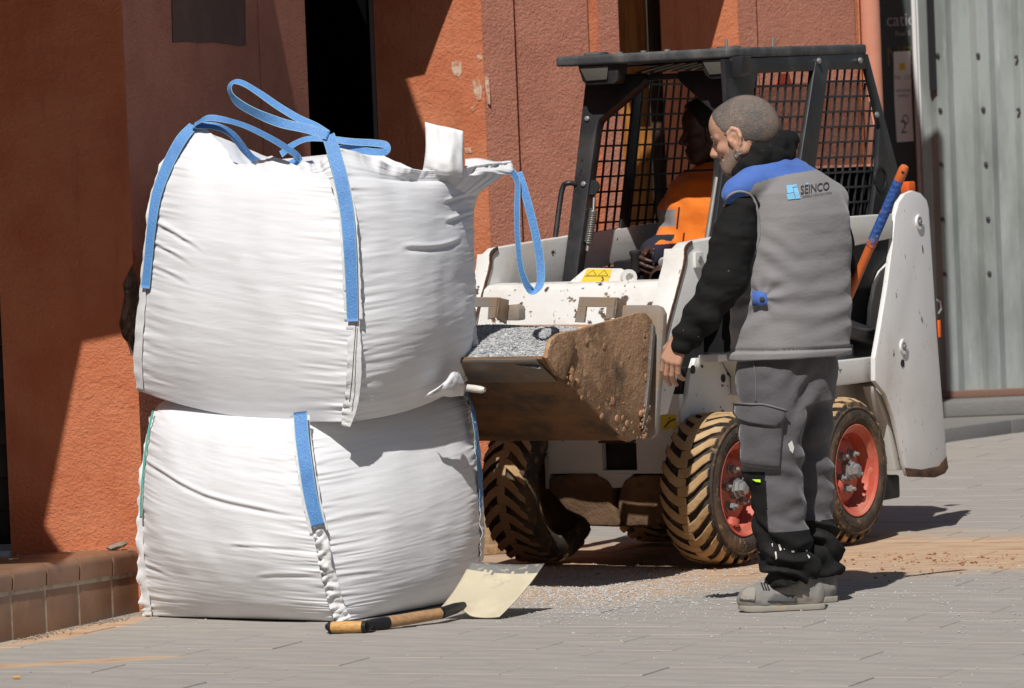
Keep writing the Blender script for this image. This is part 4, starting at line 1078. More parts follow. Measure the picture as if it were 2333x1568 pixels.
# front flange of the arms, paint worn to rust along the edge
for (y0, nm, wdt) in ((.503, 'arm_edge', .010), (-.352, 'arm_edge', .010)):
    pp = [Vector((q.x + .002, y0, q.z)) for q in apts[4:11]]
    V, Fc, _ = ribbon_geo(pp, [.012, .02, .016, .012, .016, .02, .026], YV, thick=.004, nseg=40, ruffle=.0015, seed=3)
    mesh(nm, V, Fc, MATS['edge_rust'], L)
lprism('arm_face', [Vector((q.x + .004, .498, q.z)) for q in apts[5:11]] + [Vector((q.x - .006, .498, q.z)) for q in reversed(apts[5:11])], (0, -.088, 0), MATS['chipped_white'], .002)
lprism('arm_face', [Vector((q.x + .004, -.353, q.z)) for q in apts[5:11]] + [Vector((q.x - .006, -.353, q.z)) for q in reversed(apts[5:11])], (0, -.062, 0), MATS['chipped_white'], .002)
p = ml(1588, 592, 1, .502); box('arm_bracket', p + Vector((-.03, -.002, -.03)), p + Vector((.03, .012, .03)), MATS['loader_white'], L, .006)
lathe('pivot_pin', [(.010, .014), (.016, .014), (.018, .008)], p, (0, 1, 0), MATS['steel_grey'], L, 12)
# cross member: a bent sheet between the arms
cm = [(.30, 1.105), (.395, 1.100), (.425, 1.085), (.445, 1.04), (.50, .90), (.53, .80), (.50, .795), (.40, .92), (.30, 1.05)]
lprism('cross_member', [(a, .412, z) for a, z in cm], (0, -.765, 0), MATS['chipped_white'], .006)
# step plate with warning sticker
n_st = Vector((.55, 0, .84)).normalized(); p_st = ml(1360, 650, 0, .36)
st = [(1288, 650), (1332, 613), (1340, 610), (1416, 611), (1424, 616), (1430, 652)]
prism('step_plate', [mlp(x, y, p_st, n_st) for x, y in st], n_st * -.03, MATS['chipped_white'], L, .004)
sk = [mlp(x, y, p_st + n_st * .0015, n_st) for x, y in ((1322, 646), (1338, 613.5), (1394, 614), (1384, 648))]
prism('warning_sticker', sk, n_st * .0008, MATS['sticker_yellow'], L)
def tri_outline(name, pts, w, n, m):
    parts = []
    for i in range(3):
        a, b = Vector(pts[i]), Vector(pts[(i + 1) % 3]); parts.append(tube_geo([a, b], w, 5))
    V, Fc = join_geo(parts); return mesh(name, V, Fc, m, L)
for cx in (1349, 1375):
    tri_outline('warning_triangle', [mlp(x, y, p_st + n_st * .0026, n_st) for x, y in ((cx - 13, 628), (cx + 2, 616), (cx + 10, 628))], .0011, n_st, MATS['sticker_ink'])
tube('warning_figure', [mlp(x, y, p_st + n_st * .0026, n_st) for x, y in ((1368, 645), (1375, 638), (1372, 632))], .003, MATS['edge_rust'], L, 6)
tube('sticker_line', [mlp(x, y, p_st + n_st * .0026, n_st) for x, y in ((1331, 630), (1390, 631))], .0010, MATS['sticker_ink'], L, 5)
lathe('pivot_tube', [(0, .030), (.02, .030), (.021, .016), (.005, .015)], ml(1430, 632, 0, .33), (.6, .8, 0), MATS['loader_white'], L, 20)
# body sticker at the front corner
sk = [ml(x, y, 0, .1015) for x, y in ((1506, 946), (1541, 945), (1541, 978), (1535, 979), (1530, 974), (1522, 980), (1506, 979))]
prism('danger_sticker', sk, (.0012, 0, 0), MATS['sticker_yellow'], L)
tube('sticker_line', [ml(x, y, 0, .1035) for x, y in ((1514, 974), (1526, 960), (1538, 955))], .003, MATS['sticker_ink'], L, 5)
tube('sticker_line', [ml(x, y, 0, .1035) for x, y in ((1526, 950), (1525, 957))], .002, MATS['sticker_ink'], L, 5)

# ---- bucket
YB = .55
prof = [(1.487, .868), (.98, .566), (.93, .545), (.885, .540), (.835, .556), (.795, .60), (.775, .66), (.725, .945)]
def shell(prof, y0, y1, th):
    ins = []
    for i, (a, z) in enumerate(prof):
        t = Vector((prof[min(i + 1, len(prof) - 1)][0] - prof[max(i - 1, 0)][0], prof[min(i + 1, len(prof) - 1)][1] - prof[max(i - 1, 0)][1])).normalized()
        n = Vector((t.y, -t.x))
        if n.y < 0 and i < 4: n = -n
        if i >= 4 and n.x < 0: n = -n
        ins.append((a + n.x * th, z + n.y * th))
    ring = prof + list(reversed(ins))
    return prism_bm([(a, y1, z) for a, z in ring], (0, y0 - y1, 0), 0)
bk = bm_obj('bucket', shell(prof, -YB, YB - .001, .012), MATS['bucket_rust'], L, autosmooth=45)
bk['label'] = 'rusty steel bucket caked with reddish clay'
z7 = lambda x, y: ((1600 + x / 2.24) / 1.5187, (900 + y / 2.24) / 1.5187)
def z7p(pts, y): return [ml(*z7(a, b), 1, y) for a, b in pts]
side = [(655, 760), (665, 700), (692, 612), (750, 572), (820, 550), (862, 553), (900, 540), (1180, 460), (1380, 405), (1425, 412), (1470, 462), (1482, 500), (1450, 900), (1425, 1200), (1398, 1325), (1350, 1385), (1300, 1410), (1250, 1392), (1000, 1130), (720, 872)]
for nm, y in (('bucket_side', YB), ('bucket_side', -YB + .02)):
    pts = [Vector((p.x, y, p.z)) for p in z7p(side, YB)]
    o = prism(nm, pts, (0, -.018, 0), MATS['bucket_side'], bk, .003)
o = prism('side_cutter', z7p([(656, 758), (664, 700), (694, 612), (752, 574), (822, 552), (860, 585), (880, 645), (838, 790), (800, 925), (724, 870)], YB + .016), (0, -.0155, 0), MATS['bucket_side'], bk, .004)
ce = [(1.492, .859), (1.36, .780), (1.356, .786), (1.489, .872), (1.494, .868)]
o = prism('cutting_edge', [(a, YB - .02, z) for a, z in ce], (0, -2 * YB + .04, 0), MATS['worn_steel'], bk, .002)
o = prism('rear_rim', z7p([(1482, 490), (1496, 520), (1500, 560), (1470, 900), (1440, 1210), (1412, 1290), (1396, 1310), (1425, 1150), (1452, 900)], YB + .012), (0, -.03, 0), MATS['worn_steel'], bk, .003)
# caked clay on the side plate
rc = random.Random(5); parts = []
n_c = 0
def clump(c, r, flat, seed):
    V, Fc = [], []
    nu, nvv = 7, 5
    for i in range(nvv + 1):
        ph = math.pi * i / nvv
        for k in range(nu):
            th = 2 * math.pi * k / nu
            d = Vector((math.sin(ph) * math.cos(th), math.cos(ph), math.sin(ph) * math.sin(th)))
            rr = r * (1 + .55 * noise.noise(d * 1.7 + Vector((seed, seed * .3, 0))))
            V.append(c + Vector((d.x * rr, d.y * rr * flat, d.z * rr)))
    return V, grid_faces(nvv + 1, nu, True)
while n_c < 90:
    x, y = rc.uniform(700, 1470), rc.uniform(560, 1400)
    # inside the plate, denser toward the bottom edge and the cutter
    if y > 870 + (x - 720) * .90 + 30 and x < 1250: continue
    if y < 600 + (870 - x) * .25 - (x - 870) * .28 and x > 870: continue
    if x > 1440: continue
    dens = .12 + .75 * max(0, 1 - abs((y - (840 + (x - 720) * .85))) / 260) + (.5 if (980 < x < 1080 and 650 < y < 830) else 0) + (.9 if x > 1370 and y > 1080 else 0) + (.5 if x < 870 else 0)
    if x > 880 and x < 1400 and rc.random() > dens: continue
    p = ml(*z7(x, y), 1, YB + (.014 if x < 870 else 0))
    r = rc.choice((.003, .004, .004, .005, .006, .008, .013)) * rc.uniform(.8, 1.3)
    parts.append(clump(p, r * 1.15, .20, n_c * .37)); n_c += 1
for k in range(26):
    p = ml(*z7(rc.uniform(1375, 1450), rc.uniform(1120, 1380)), 1, YB + .006); parts.append(clump(p, rc.uniform(.006, .014), .45, k * 1.3))
V, Fc = join_geo(parts)
o = mesh('caked_clay', V, Fc, MATS['clay_wet'], bk, smooth=True); tag(o, kind='stuff')
# mounting plate behind the bucket, brackets
tp = [(1205, 375), (1240, 352), (1490, 352), (1530, 368), (1558, 420), (1556, 500), (1505, 1150), (1492, 1350), (1455, 1392), (1400, 1340), (1400, 700), (1205, 520)]
o = prism('mounting_plate', [ml(*z7(a, b), 0, .69) for a, b in tp], (-.03, 0, 0), MATS['tach_grey'], L, .006)
def bracket(dx, wid):
    bm = bmesh.new(); A = .735
    q = lambda x, y: ml(*z7(x + dx, y), 0, A)
    for poly in (((905, 286), (905 + wid, 290), (905 + wid - 6, 366), (893, 364)), ((893, 363), (958, 365), (942, 486), (868, 482)), ((1115 + wid - 295, 365), (905 + wid - 5, 366), (1180 + wid - 295, 442), (1108 + wid - 295, 462))):
        prism_bm([q(*p) for p in poly], (-.012, 0, 0), .0015, bm, 1)
    bm_obj('bucket_bracket', bm, MATS['tach_grey'], L)
    prism('bracket_wing', [q(905 + wid, 290), q(905 + wid, 290) + Vector((-.07, .0, -.0)) + Vector((0, .0, -.012)), q(1180 + wid - 295, 442) + Vector((-.07, 0, -.03)), q(1180 + wid - 295, 442)], (0, -.01, 0), MATS['tach_grey'], L, .002)
bracket(0, 295); bracket(-905, 285)
prism('bracket_tab', [ml(*z7(a, b), 0, .66) for a, b in ((330, 380), (350, 348), (410, 345), (438, 375), (438, 470), (250, 470))], (-.05, 0, 0), MATS['tach_grey'], L, .008)
# gravel heaped in the bucket
def heap_z(a, y):
    t = (a - .78) / (1.47 - .78)
    base = .876 + .085 * math.sin(max(0, min(1, (1.47 - a) / .50)) * math.pi / 2)
    edge = max(0, 1 - (abs(y - .02) / .53) ** 2.2) ** .7
    return base - .055 * (1 - edge) + .010 * noise.noise(Vector((a * 6, y * 6, 1))) - .03 * max(0, .2 - t) * 5 * .3
V, Fc = [], []
na, ny = 60, 80
for i in range(na + 1):
    for j in range(ny + 1):
        a = .755 + (1.478 - .755) * i / na; y = -.535 + 1.065 * j / ny
        V.append(MO + Matrix.Rotation(MANG, 3, 'Z') @ Vector((a, y, heap_z(a, y) + .003 * noise.noise(Vector((a * 70, y * 70, 0))))))
gorg = MO + Matrix.Rotation(MANG, 3, 'Z') @ Vector((1.1, 0, .6))
Fc = grid_faces(na + 1, ny + 1)
rg = random.Random(11)
def stone(c, r, rr):
    d = [Vector((rr.uniform(-1, 1), rr.uniform(-1, 1), rr.uniform(-.8, .8))) for _ in range(1)]
    a, b, e = rr.uniform(.7, 1.3) * r, rr.uniform(.5, 1.0) * r, rr.uniform(.4, .8) * r
    ax = Matrix.Rotation(rr.uniform(0, 6.28), 3, 'Z') @ Matrix.Rotation(rr.uniform(-.8, .8), 3, 'X')
    V = [Vector(c) + ax @ Vector(v) for v in ((a, 0, 0), (-a, 0, 0), (0, b, 0), (0, -b, 0), (a * .2, b * .2, e), (-a * .2, 0, -e))]
    return V, [(0, 2, 4), (2, 1, 4), (1, 3, 4), (3, 0, 4), (2, 0, 5), (1, 2, 5), (3, 1, 5), (0, 3, 5)]
parts = [(V, Fc)]
for k in range(9000):
    a, y = rg.uniform(.77, 1.475), rg.uniform(.0 - .45, .53)
    p = MO + Matrix.Rotation(MANG, 3, 'Z') @ Vector((a, y, heap_z(a, y) + .002))
    parts.append(stone(p, rg.uniform(.0035, .0075), rg))
V, Fc = join_geo(parts)
gh = mesh('gravel_heap', [v - gorg for v in V], Fc, MATS['gravel_stone']); gh.location = gorg
tag(gh, 'grey gravel heaped inside the loader bucket', 'gravel', kind='stuff')
# packed dirt on the bucket's back wall, behind the heap
o = prism('dirt_strip', [(.775, .53, .93), (.775, -.53, .93), (.735, -.53, .968), (.735, .53, .955)], (-.02, 0, -.01), MATS['clay_wet'], bk, .004)

# ---- cab
CY = .37
FP = Vector((-.38, 0, 1.90)); FT = Vector((.235, 0, -.82)).normalized(); FN = Vector((-FT.z, 0, FT.x))   # sloping front plane
cab = empty('cab'); cab.parent = L
roof = [(-.222, -.385), (-.222, .385), (-.26, .392), (-1.352, .392), (-1.365, .37), (-1.365, -.37), (-1.35, -.392), (-.26, -.392)]
prism('roof', [(a, y, 1.929 + (-.222 - a) * .012) for a, y in roof], (0, 0, .040), MATS['roof_grey'], cab, .012, 3)
for (x, y) in ((1412, 121), (1466, 118), (1520, 116)):
    p = ml(x, y + 4, 0, -.5); lathe('roof_bolt', [(0, .012), (.010, .012)], (p.x, p.y, 1.972), (0, 0, 1), MATS['steel_grey'], cab, 8)
for (x, y0, y1) in ((1655, 112, 90), (1761, 110, 85)):
    a, b = ml(x, y0, 1, .2), ml(x, y1, 1, .2); tube('roof_stud', [a, b], .006, MATS['steel_grey'], cab, 8)
lathe('roof_disc', [(0, .05), (.008, .048), (.010, .03)], (ml(1660, 117, 1, .2).x, .2, 1.974), (0, 0, 1), MATS['roof_grey'], cab, 20)
lathe('roof_disc', [(0, .05), (.008, .048), (.010, .03)], (-.34, -.27, 1.972), (0, 0, 1), MATS['roof_grey'], cab, 20)
post = [(1335, 172), (1470, 166), (1470, 180), (1462, 190), (1364, 273), (1359, 292), (1316, 612), (1312, 646), (1279, 648), (1300, 480)]
pl = [mlp(x, y, FP + Vector((0, -CY, 0)), FN) for x, y in post]
prism('front_post', pl, FN * -.05, MATS['cab_black'], cab, .006)
prism('front_post', [Vector((p.x, -p.y, p.z)) for p in reversed(pl)], FN * -.05, MATS['cab_black'], cab, .006)
box('header', (-.44, -.36, 1.862), (-.395, .36, 1.885), MATS['cab_black'], cab, .004)
mat('grille_pale', (.55, .54, .50), .6)
for k in range(9):  # pale bars stand in for light stripes seen under the roof
    y = -.16 + k * .055
    prism('ceiling_light_stripe', [(-.45, y, 1.893), (-.45, y + .03, 1.893), (-.70, y + .03, 1.925), (-.70, y, 1.925)], (0, 0, .006), MATS['grille_pale'], cab)
box('ceiling', (-1.30, -.36, 1.926), (-.71, .36, 1.933), MATS['cab_black'], cab)
def pt_poly_in(p, poly):
    x, y = p; c = False; n = len(poly)
    for i in range(n):
        x1, y1 = poly[i]; x2, y2 = poly[(i + 1) % n]
        if (y1 > y) != (y2 > y) and x < (x2 - x1) * (y - y1) / (y2 - y1) + x1: c = not c
    return c
def mesh_panel(name, poly, y, pitch_a, pitch_z, w, th, lean, parent, off=0.0):
    """punched-bar guard inside polygon poly (a,z) on plane y"""
    bm = bmesh.new()
    zs = [z for _, z in poly]; as_ = [a for a, _ in poly]
    def clip(p0, p1, n=160):
        seg = None; out = []
        for i in range(n + 1):
            q = p0 + (p1 - p0) * (i / n)
            if pt_poly_in((q.x, q.y), poly):
                if seg is None: seg = [q, q]
                seg[1] = q
            elif seg: out.append(seg); seg = None
        if seg: out.append(seg)
        return [s for s in out if (s[1] - s[0]).length > .01]
    k = 0
    z = min(zs) + pitch_z * .5
    while z < max(zs):
        for s in clip(Vector((min(as_) - .1, z)), Vector((max(as_) + .1, z))):
            box_bm((s[0].x, y - th / 2, z - w / 2), (s[1].x, y + th / 2, z + w / 2), 0, bm)
        z += pitch_z
    h = max(zs) - min(zs)
    a = min(as_) - .4 + off
    while a < max(as_) + .4:
        p0, p1 = Vector((a, max(zs))), Vector((a + lean * h, min(zs)))
        for s in clip(p0, p1):
            prism_bm([(s[0].x - w / 2, y - th * .4, s[0].y), (s[0].x + w / 2, y - th * .4, s[0].y), (s[1].x + w / 2, y - th * .4, s[1].y), (s[1].x - w / 2, y - th * .4, s[1].y)], (0, th * .8, 0), 0, bm)
        a += pitch_a
    return bm_obj(name, bm, MATS['cab_black'], parent)
lean = .23 / .82
# far side guard
fpoly = [(p.x, p.z) for p in (mlp(1366, 276, (0, -CY, 0), YV), mlp(1470, 178, (0, -CY, 0), YV))] + [(-1.36, 1.885), (-1.55, 1.45), (-1.55, 1.10), (-.16, 1.10), (-.19, 1.2)]
mesh_panel('side_guard', fpoly, -CY, .062, .0605, .0082, .008, lean, cab, .02)
fb0, fb1 = ml(1452, 176, 1, -CY), ml(1424, 450, 1, -CY)
prism('guard_divider', [fb0 + Vector((-.028, 0, 0)), fb0 + Vector((.028, 0, 0)), Vector((fb0.x + lean * (fb0.z - 1.1) + .028, -CY, 1.1)), Vector((fb0.x + lean * (fb0.z - 1.1) - .028, -CY, 1.1))], (0, .012, 0), MATS['cab_black'], cab, .003)
# near side guards, divider and rear plate
q = lambda x, y: ml(x, y, 1, CY)
vf = [q(x, y) for x, y in ((1716, 158), (1850, 152), (1858, 160), (1800, 520), (1668, 540))]
mesh_panel('side_guard', [(p.x, p.z) for p in vf], CY, .0615, .0605, .0085, .008, lean, cab, .012)
vf2 = [q(x, y) for x, y in ((1876, 158), (1962, 156), (1978, 210), (1996, 275), (1990, 400), (1978, 510), (1826, 520))]
mesh_panel('side_guard', [(p.x, p.z) for p in vf2], CY, .0615, .0605, .0085, .008, lean, cab, .035)
prism('guard_divider', [q(1848, 140), q(1880, 138), q(1842, 420), q(1820, 520), q(1790, 520)], (0, .022, 0), MATS['cab_black'], cab, .005)
prism('side_frame', [q(1640, 136), q(1960, 122), q(1970, 158), q(1876, 160), q(1716, 168), q(1712, 185), q(1690, 300), q(1650, 545), q(1615, 545), q(1650, 300)], (0, .02, 0), MATS['cab_black'], cab, .004)
bm = prism_bm([q(*p) for p in ((1958, 122), (1967, 124), (2041, 408), (2047, 505), (1974, 508), (1988, 400), (1994, 290), (1984, 240), (1966, 165))], (0, .022, 0), .004)
bm_obj('rear_quarter', bm, MATS['cab_black'], cab, autosmooth=40)
ph = ml(2006, 408, 1, CY + .0225); lathe('round_port', [(0, .052), (.004, .052), (.004, .044), (-.012, .043), (-.0121, .001)], ph, (0, 1, 0), MATS['engine_black'], cab, 28)
box('far_quarter', (-1.58, -CY - .02, 1.1), (-1.40, -CY, 1.90), MATS['cab_black'], cab)
for (x, y) in ((1864, 139), (1958, 138), (1996, 262)):
    p = ml(x, y, 1, CY + .022); lathe('cab_bolt', [(0, .012), (.008, .012), (.012, .007)], p, (0, 1, 0), MATS['steel_grey'], cab, 8)
rw = prism('rear_window', [(-1.50, -.35, 1.50), (-1.50, .35, 1.50), (-1.40, .35, 1.84), (-1.40, -.35, 1.84)], (-.01, 0, 0), MATS['olive_glass'], cab)
box('rear_panel', (-1.58, -.35, 1.22), (-1.505, .35, 1.49), MATS['engine_black'], cab)
# lamps under the front edge of the roof
for (x0, x1) in ((1312, 1408), (1592, 1690)):
    a, b = ml(x0, 145, 0, -.235), ml(x1, 145, 0, -.235)
    zt, zb = 1.934, 1.853
    prism('work_lamp', [(-.245, a.y, zt), (-.245, b.y, zt), (-.245, b.y - .012, zb + .012), (-.245, b.y - .03, zb), (-.245, a.y + .04, zb), (-.245, a.y + .02, zb + .015)], (-.07, 0, 0), MATS['cab_black'], cab, .006)
    prism('lamp_lens', [(-.242, a.y + .012, zt - .008), (-.242, b.y - .045, zt - .008), (-.242, b.y - .055, zb + .018), (-.242, a.y + .042, zb + .016)], (.006, 0, 0), MATS['lamp_lens'], cab, .003)
# handles, spring, levers
gx = lambda x, y, d=.02: mlp(x, y, FP + FN * d, FN)
tube('grab_handle', spline([gx(1312, 419, 0), gx(1294, 418), gx(1281, 432), gx(1268, 520), gx(1258, 610), gx(1254, 646)], 30), .0105, MATS['cab_black'], cab, 10)
tube('grab_bar', [gx(1634, 405), gx(1622, 480), gx(1611, 550)], .012, MATS['steel_grey'], cab, 10)
c0, c1 = gx(1352, 478, -.03), gx(1340, 556, -.03); hp = []
ax_ = (c1 - c0).normalized(); u_ = ax_.cross(YV).normalized(); v_ = ax_.cross(u_)
for i in range(15 * 10 + 1):
    t = i / 150; th = t * 15 * 2 * math.pi; hp.append(c0 + (c1 - c0) * t + (u_ * math.cos(th) + v_ * math.sin(th)) * .0135)
tube('gas_spring_coil', hp, .0042, MATS['spring_steel'], cab, 6)
tube('spring_rod', [gx(1354, 440, -.03), gx(1352, 480, -.03)], .006, MATS['spring_steel'], cab, 8)
tube('spring_rod', [gx(1340, 556, -.03), gx(1338, 572, -.03)], .008, MATS['spring_steel'], cab, 8)
lathe('latch_plate', [(0, .03), (.008, .03)], gx(1352, 428, -.02), FN, MATS['cab_black'], cab, 16)
for (x, y) in ((1338, 271), (1330, 420)):
    lathe('cab_bolt', [(0, .011), (.006, .011), (.010, .006)], gx(x, y, .001), FN, MATS['steel_grey'], cab, 8)
for (x, y) in ((1326, 365), (1324, 388), (1322, 396)):
    lathe('bolt_hole', [(0, .006), (.001, .006)], gx(x, y, .001), FN, MATS['engine_black'], cab, 8)
tri = [ml(x, y, 1, -.28) for x, y in ((1766, 196), (1775, 168), (1795, 168), (1803, 196))]
prism('warning_reflector', tri, (0, .006, 0), MATS['triangle_red'], cab)
box('seat_base', (-1.05, -.24, .80), (-.56, .24, .97), MATS['seat_vinyl'], cab, .04, 3)
prism('seat_back', [(-.98, -.22, .95), (-1.08, -.22, .95), (-1.22, -.19, 1.5), (-1.12, -.19, 1.52)], (0, .42, 0), MATS['seat_vinyl'], cab, .03, 3)
box('footwell', (-.30, -.30, .76), (-.02, .30, .80), MATS['engine_black'], cab)
box('front_lip', (-.10, -.30, .80), (-.02, .30, 1.0), MATS['engine_black'], cab)
for y, (x, yy) in ((-.17, (1448, 590)), (.22, (1548, 600))):
    p = ml(1448, 590, 1, -.10) if y < 0 else ml(1560, 592, 1, .18)
    tube('control_lever', [Vector((p.x - .04, p.y, .85)), Vector((p.x - .01, p.y, p.z - .05))], .010, MATS['cab_black'], cab, 8)
    lathe('lever_grip', [(-.055, .017), (-.05, .019), (.012, .019), (.018, .023), (.03, .023), (.034, .018)], p, (.05, 0, 1), MATS['cab_black'], cab, 14)
for (x, y) in ((1512, 598), (1516, 631)):
    lathe('hydraulic_fitting', [(0, .021), (.012, .021), (.014, .014), (.025, .014)], ml(x, y, 0, .02), (.8, .5, 0), MATS['steel_grey'], cab, 12)
# ------------------------------------------------------------------ distance fields -> one continuous surface
from mathutils.bvhtree import BVHTree
class Field:
    def __init__(s, lo, hi, h):
        s.lo = np.array(lo, float); s.h = h
        s.n = np.ceil((np.array(hi, float) - s.lo) / h).astype(int) + 1
        s.F = np.full(tuple(s.n), 1.0, np.float32)
        s.ax = [s.lo[i] + h * np.arange(s.n[i]) for i in range(3)]
    def region(s, lo, hi, pad):
        sl = []
        for i in range(3):
            a = int(max(0, math.floor((lo[i] - pad - s.lo[i]) / s.h))); b = int(min(s.n[i], math.ceil((hi[i] + pad - s.lo[i]) / s.h) + 1))
            if b <= a: return None
            sl.append(slice(a, b))
        return tuple(sl)
    def apply(s, fn, lo, hi, k, mode='add'):
        sl = s.region(lo, hi, k * 1.5 + .03)
        if sl is None: return
        X, Y, Z = s.ax[0][sl[0]][:, None, None], s.ax[1][sl[1]][None, :, None], s.ax[2][sl[2]][None, None, :]
        d = fn(X, Y, Z).astype(np.float32); f = s.F[sl]
        if mode == 'disp': s.F[sl] = f + d; return
        if mode == 'cut': f = -f
        if k > 0:
            h = np.clip(.5 + .5 * (f - d) / k, 0, 1); r = f * (1 - h) + d * h - k * h * (1 - h)
        else: r = np.minimum(f, d)
        s.F[sl] = -r if mode == 'cut' else r
    def cone(s, a, b, ra, rb, k=.02, mode='add'):
        a, b = np.array(a, float), np.array(b, float); ba = b - a; L2 = max(1e-9, ba @ ba)
        def fn(X, Y, Z):
            px, py, pz = X - a[0], Y - a[1], Z - a[2]
            t = np.clip((px * ba[0] + py * ba[1] + pz * ba[2]) / L2, 0, 1)
            return np.sqrt((px - ba[0] * t) ** 2 + (py - ba[1] * t) ** 2 + (pz - ba[2] * t) ** 2) - (ra + (rb - ra) * t)
        m = max(ra, rb); s.apply(fn, np.minimum(a, b) - m, np.maximum(a, b) + m, k, mode)
    def chain(s, pts, rad, k=.02):
        for i in range(len(pts) - 1): s.cone(pts[i], pts[i + 1], rad[i], rad[i + 1], k)
    def ell(s, c, r, axes=None, k=.02, mode='add'):
        c = np.array(c, float); r = np.array(r, float)
        A = np.eye(3) if axes is None else np.array([tuple(v) for v in axes])
        def fn(X, Y, Z):
            px, py, pz = X - c[0], Y - c[1], Z - c[2]
            q = [(px * A[i][0] + py * A[i][1] + pz * A[i][2]) for i in range(3)]
            k0 = np.sqrt(sum((q[i] / r[i]) ** 2 for i in range(3))); k1 = np.sqrt(sum((q[i] / r[i] ** 2) ** 2 for i in range(3)))
            return k0 * (k0 - 1) / np.maximum(k1, 1e-6)
        m = r.max(); s.apply(fn, c - m, c + m, k, mode)
    def loft(s, secs, p=2.4, k=.02):
        """secs rows: z, cx, cy, rx, ry, angle"""
        S = np.array(sorted(secs)); z = S[:, 0]
        def fn(X, Y, Z):
            v = [np.interp(Z, z, S[:, i]) for i in range(1, 6)]
            ca, sa = np.cos(v[4]), np.sin(v[4]); dx, dy = X - v[0], Y - v[1]
            a, b = np.abs(dx * ca + dy * sa) / v[2], np.abs(-dx * sa + dy * ca) / v[3]
            d = ((a ** p + b ** p) ** (1 / p) - 1) * np.minimum(v[2], v[3])
            return np.maximum(d, np.maximum(z[0] - Z, Z - z[-1]))
        m = max(S[:, 3].max(), S[:, 4].max())
        s.apply(fn, (S[:, 1].min() - m, S[:, 2].min() - m, z[0]), (S[:, 1].max() + m, S[:, 2].max() + m, z[-1]), k)
    def mesh(s):
        F = s.F; n = s.n
        ins = F < 0
        cnt = np.zeros(n - 1, np.int16); acc = [np.zeros(n - 1, np.float32) for _ in range(3)]
        def cell(i, j, k): return (slice(i, n[0] - 1 + i), slice(j, n[1] - 1 + j), slice(k, n[2] - 1 + k))
        for ax in range(3):
            o1, o2 = [q for q in range(3) if q != ax]
            for a in (0, 1):
                for b in (0, 1):
                    st = [0, 0, 0]; st[o1] = a; st[o2] = b; en = list(st); en[ax] = 1
                    f0, f1 = F[cell(*st)], F[cell(*en)]
                    m = (f0 < 0) != (f1 < 0)
                    t = np.where(m, f0 / np.where(m, f0 - f1, 1), 0)
                    cnt += m
                    for q in range(3):
                        acc[q] += np.where(m, (st[q] + t) if q == ax else st[q], 0)
        act = cnt > 0; idx = np.full(n - 1, -1, np.int64); I = np.argwhere(act); idx[act] = np.arange(len(I))
        c = cnt[act].astype(np.float32)
        V = np.stack([s.lo[q] + s.h * (I[:, q] + acc[q][act] / c) for q in range(3)], 1)
        Q = []
        for ax in range(3):
            sl0 = [slice(None)] * 3; sl1 = [slice(None)] * 3; sl0[ax] = slice(0, -1); sl1[ax] = slice(1, None)
            m = ins[tuple(sl0)] != ins[tuple(sl1)]
            E = np.argwhere(m); neg = ins[tuple(sl0)][m]
            o1, o2 = [q for q in range(3) if q != ax]
            ok = (E[:, o1] > 0) & (E[:, o2] > 0) & (E[:, o1] < n[o1] - 1) & (E[:, o2] < n[o2] - 1)
            E = E[ok]; neg = neg[ok]
            q4 = []
            for (a, b) in ((1, 1), (0, 1), (0, 0), (1, 0)):
                D = E.copy(); D[:, o1] -= a; D[:, o2] -= b; q4.append(idx[D[:, 0], D[:, 1], D[:, 2]])
            q4 = np.stack(q4, 1); flip = neg if ax != 1 else ~neg
            q4[~flip] = q4[~flip][:, ::-1]
            Q.append(q4)
        return V, np.concatenate(Q)
def field_obj(name, fl, m, parent, smooth_it=0, mats=None, pick=None, disp=None):
    V, Q = fl.mesh()
    for _ in range(smooth_it):
        S = np.zeros_like(V); c = np.zeros(len(V))
        for a in range(4):
            for b in ((a + 1) % 4, (a - 1) % 4):
                np.add.at(S, Q[:, a], V[Q[:, b]]); np.add.at(c, Q[:, a], 1)
        V = V * .4 + .6 * S / np.maximum(c, 1)[:, None]
    if disp is not None:
        N = np.zeros_like(V); fn = np.cross(V[Q[:, 2]] - V[Q[:, 0]], V[Q[:, 3]] - V[Q[:, 1]])
        for a in range(4): np.add.at(N, Q[:, a], fn)
        N /= np.maximum(1e-12, np.linalg.norm(N, axis=1))[:, None]
        V = V + N * disp(V, N)[:, None]
    mi = None
    if pick is not None: mi = pick(V[Q].mean(1)).astype(int).tolist()
    return mesh(name, V.tolist(), Q.tolist(), m, parent, smooth=True, mats=mats, midx=mi), V, Q
def bvh_of(V, Q): return BVHTree.FromPolygons([tuple(v) for v in V], [tuple(q) for q in Q])
def on_surface(bvh, x, y, org, off):
    """the surface point behind picture point x, y (org: origin of the thing)"""
    d = ray(x, y).normalized(); h = bvh.ray_cast(CL - org, d)
    if h[0] is None: return None
    n = h[1] if h[1].dot(d) < 0 else -h[1]
    return h[0] + n * off
def surf_patch(name, rows, bvh, org, off, m, parent, nu=10, nv=8, thick=.003):
    """cloth patch laid on a surface; rows: picture outlines from top to bottom"""
    R = [spline([Vector((x, y, 0)) for x, y in r], nu) for r in rows]
    V = []; last = None
    for i in range(nv + 1):
        for j in range(nu + 1):
            col = [r[j] for r in R]; t = i / nv * (len(col) - 1); k = min(int(t), len(col) - 2); p = col[k].lerp(col[k + 1], t - k)
            q = on_surface(bvh, p.x, p.y, org, off if not callable(off) else off(i / nv, j / nu))
            if q is None: q = last
            last = q if q is not None else Vector((0, 0, 0)); V.append(last)
    o = mesh(name, V, grid_faces(nv + 1, nu + 1), m, parent, smooth=True)
    md = o.modifiers.new('thickness', 'SOLIDIFY'); md.thickness = thick; md.offset = 0
    return o

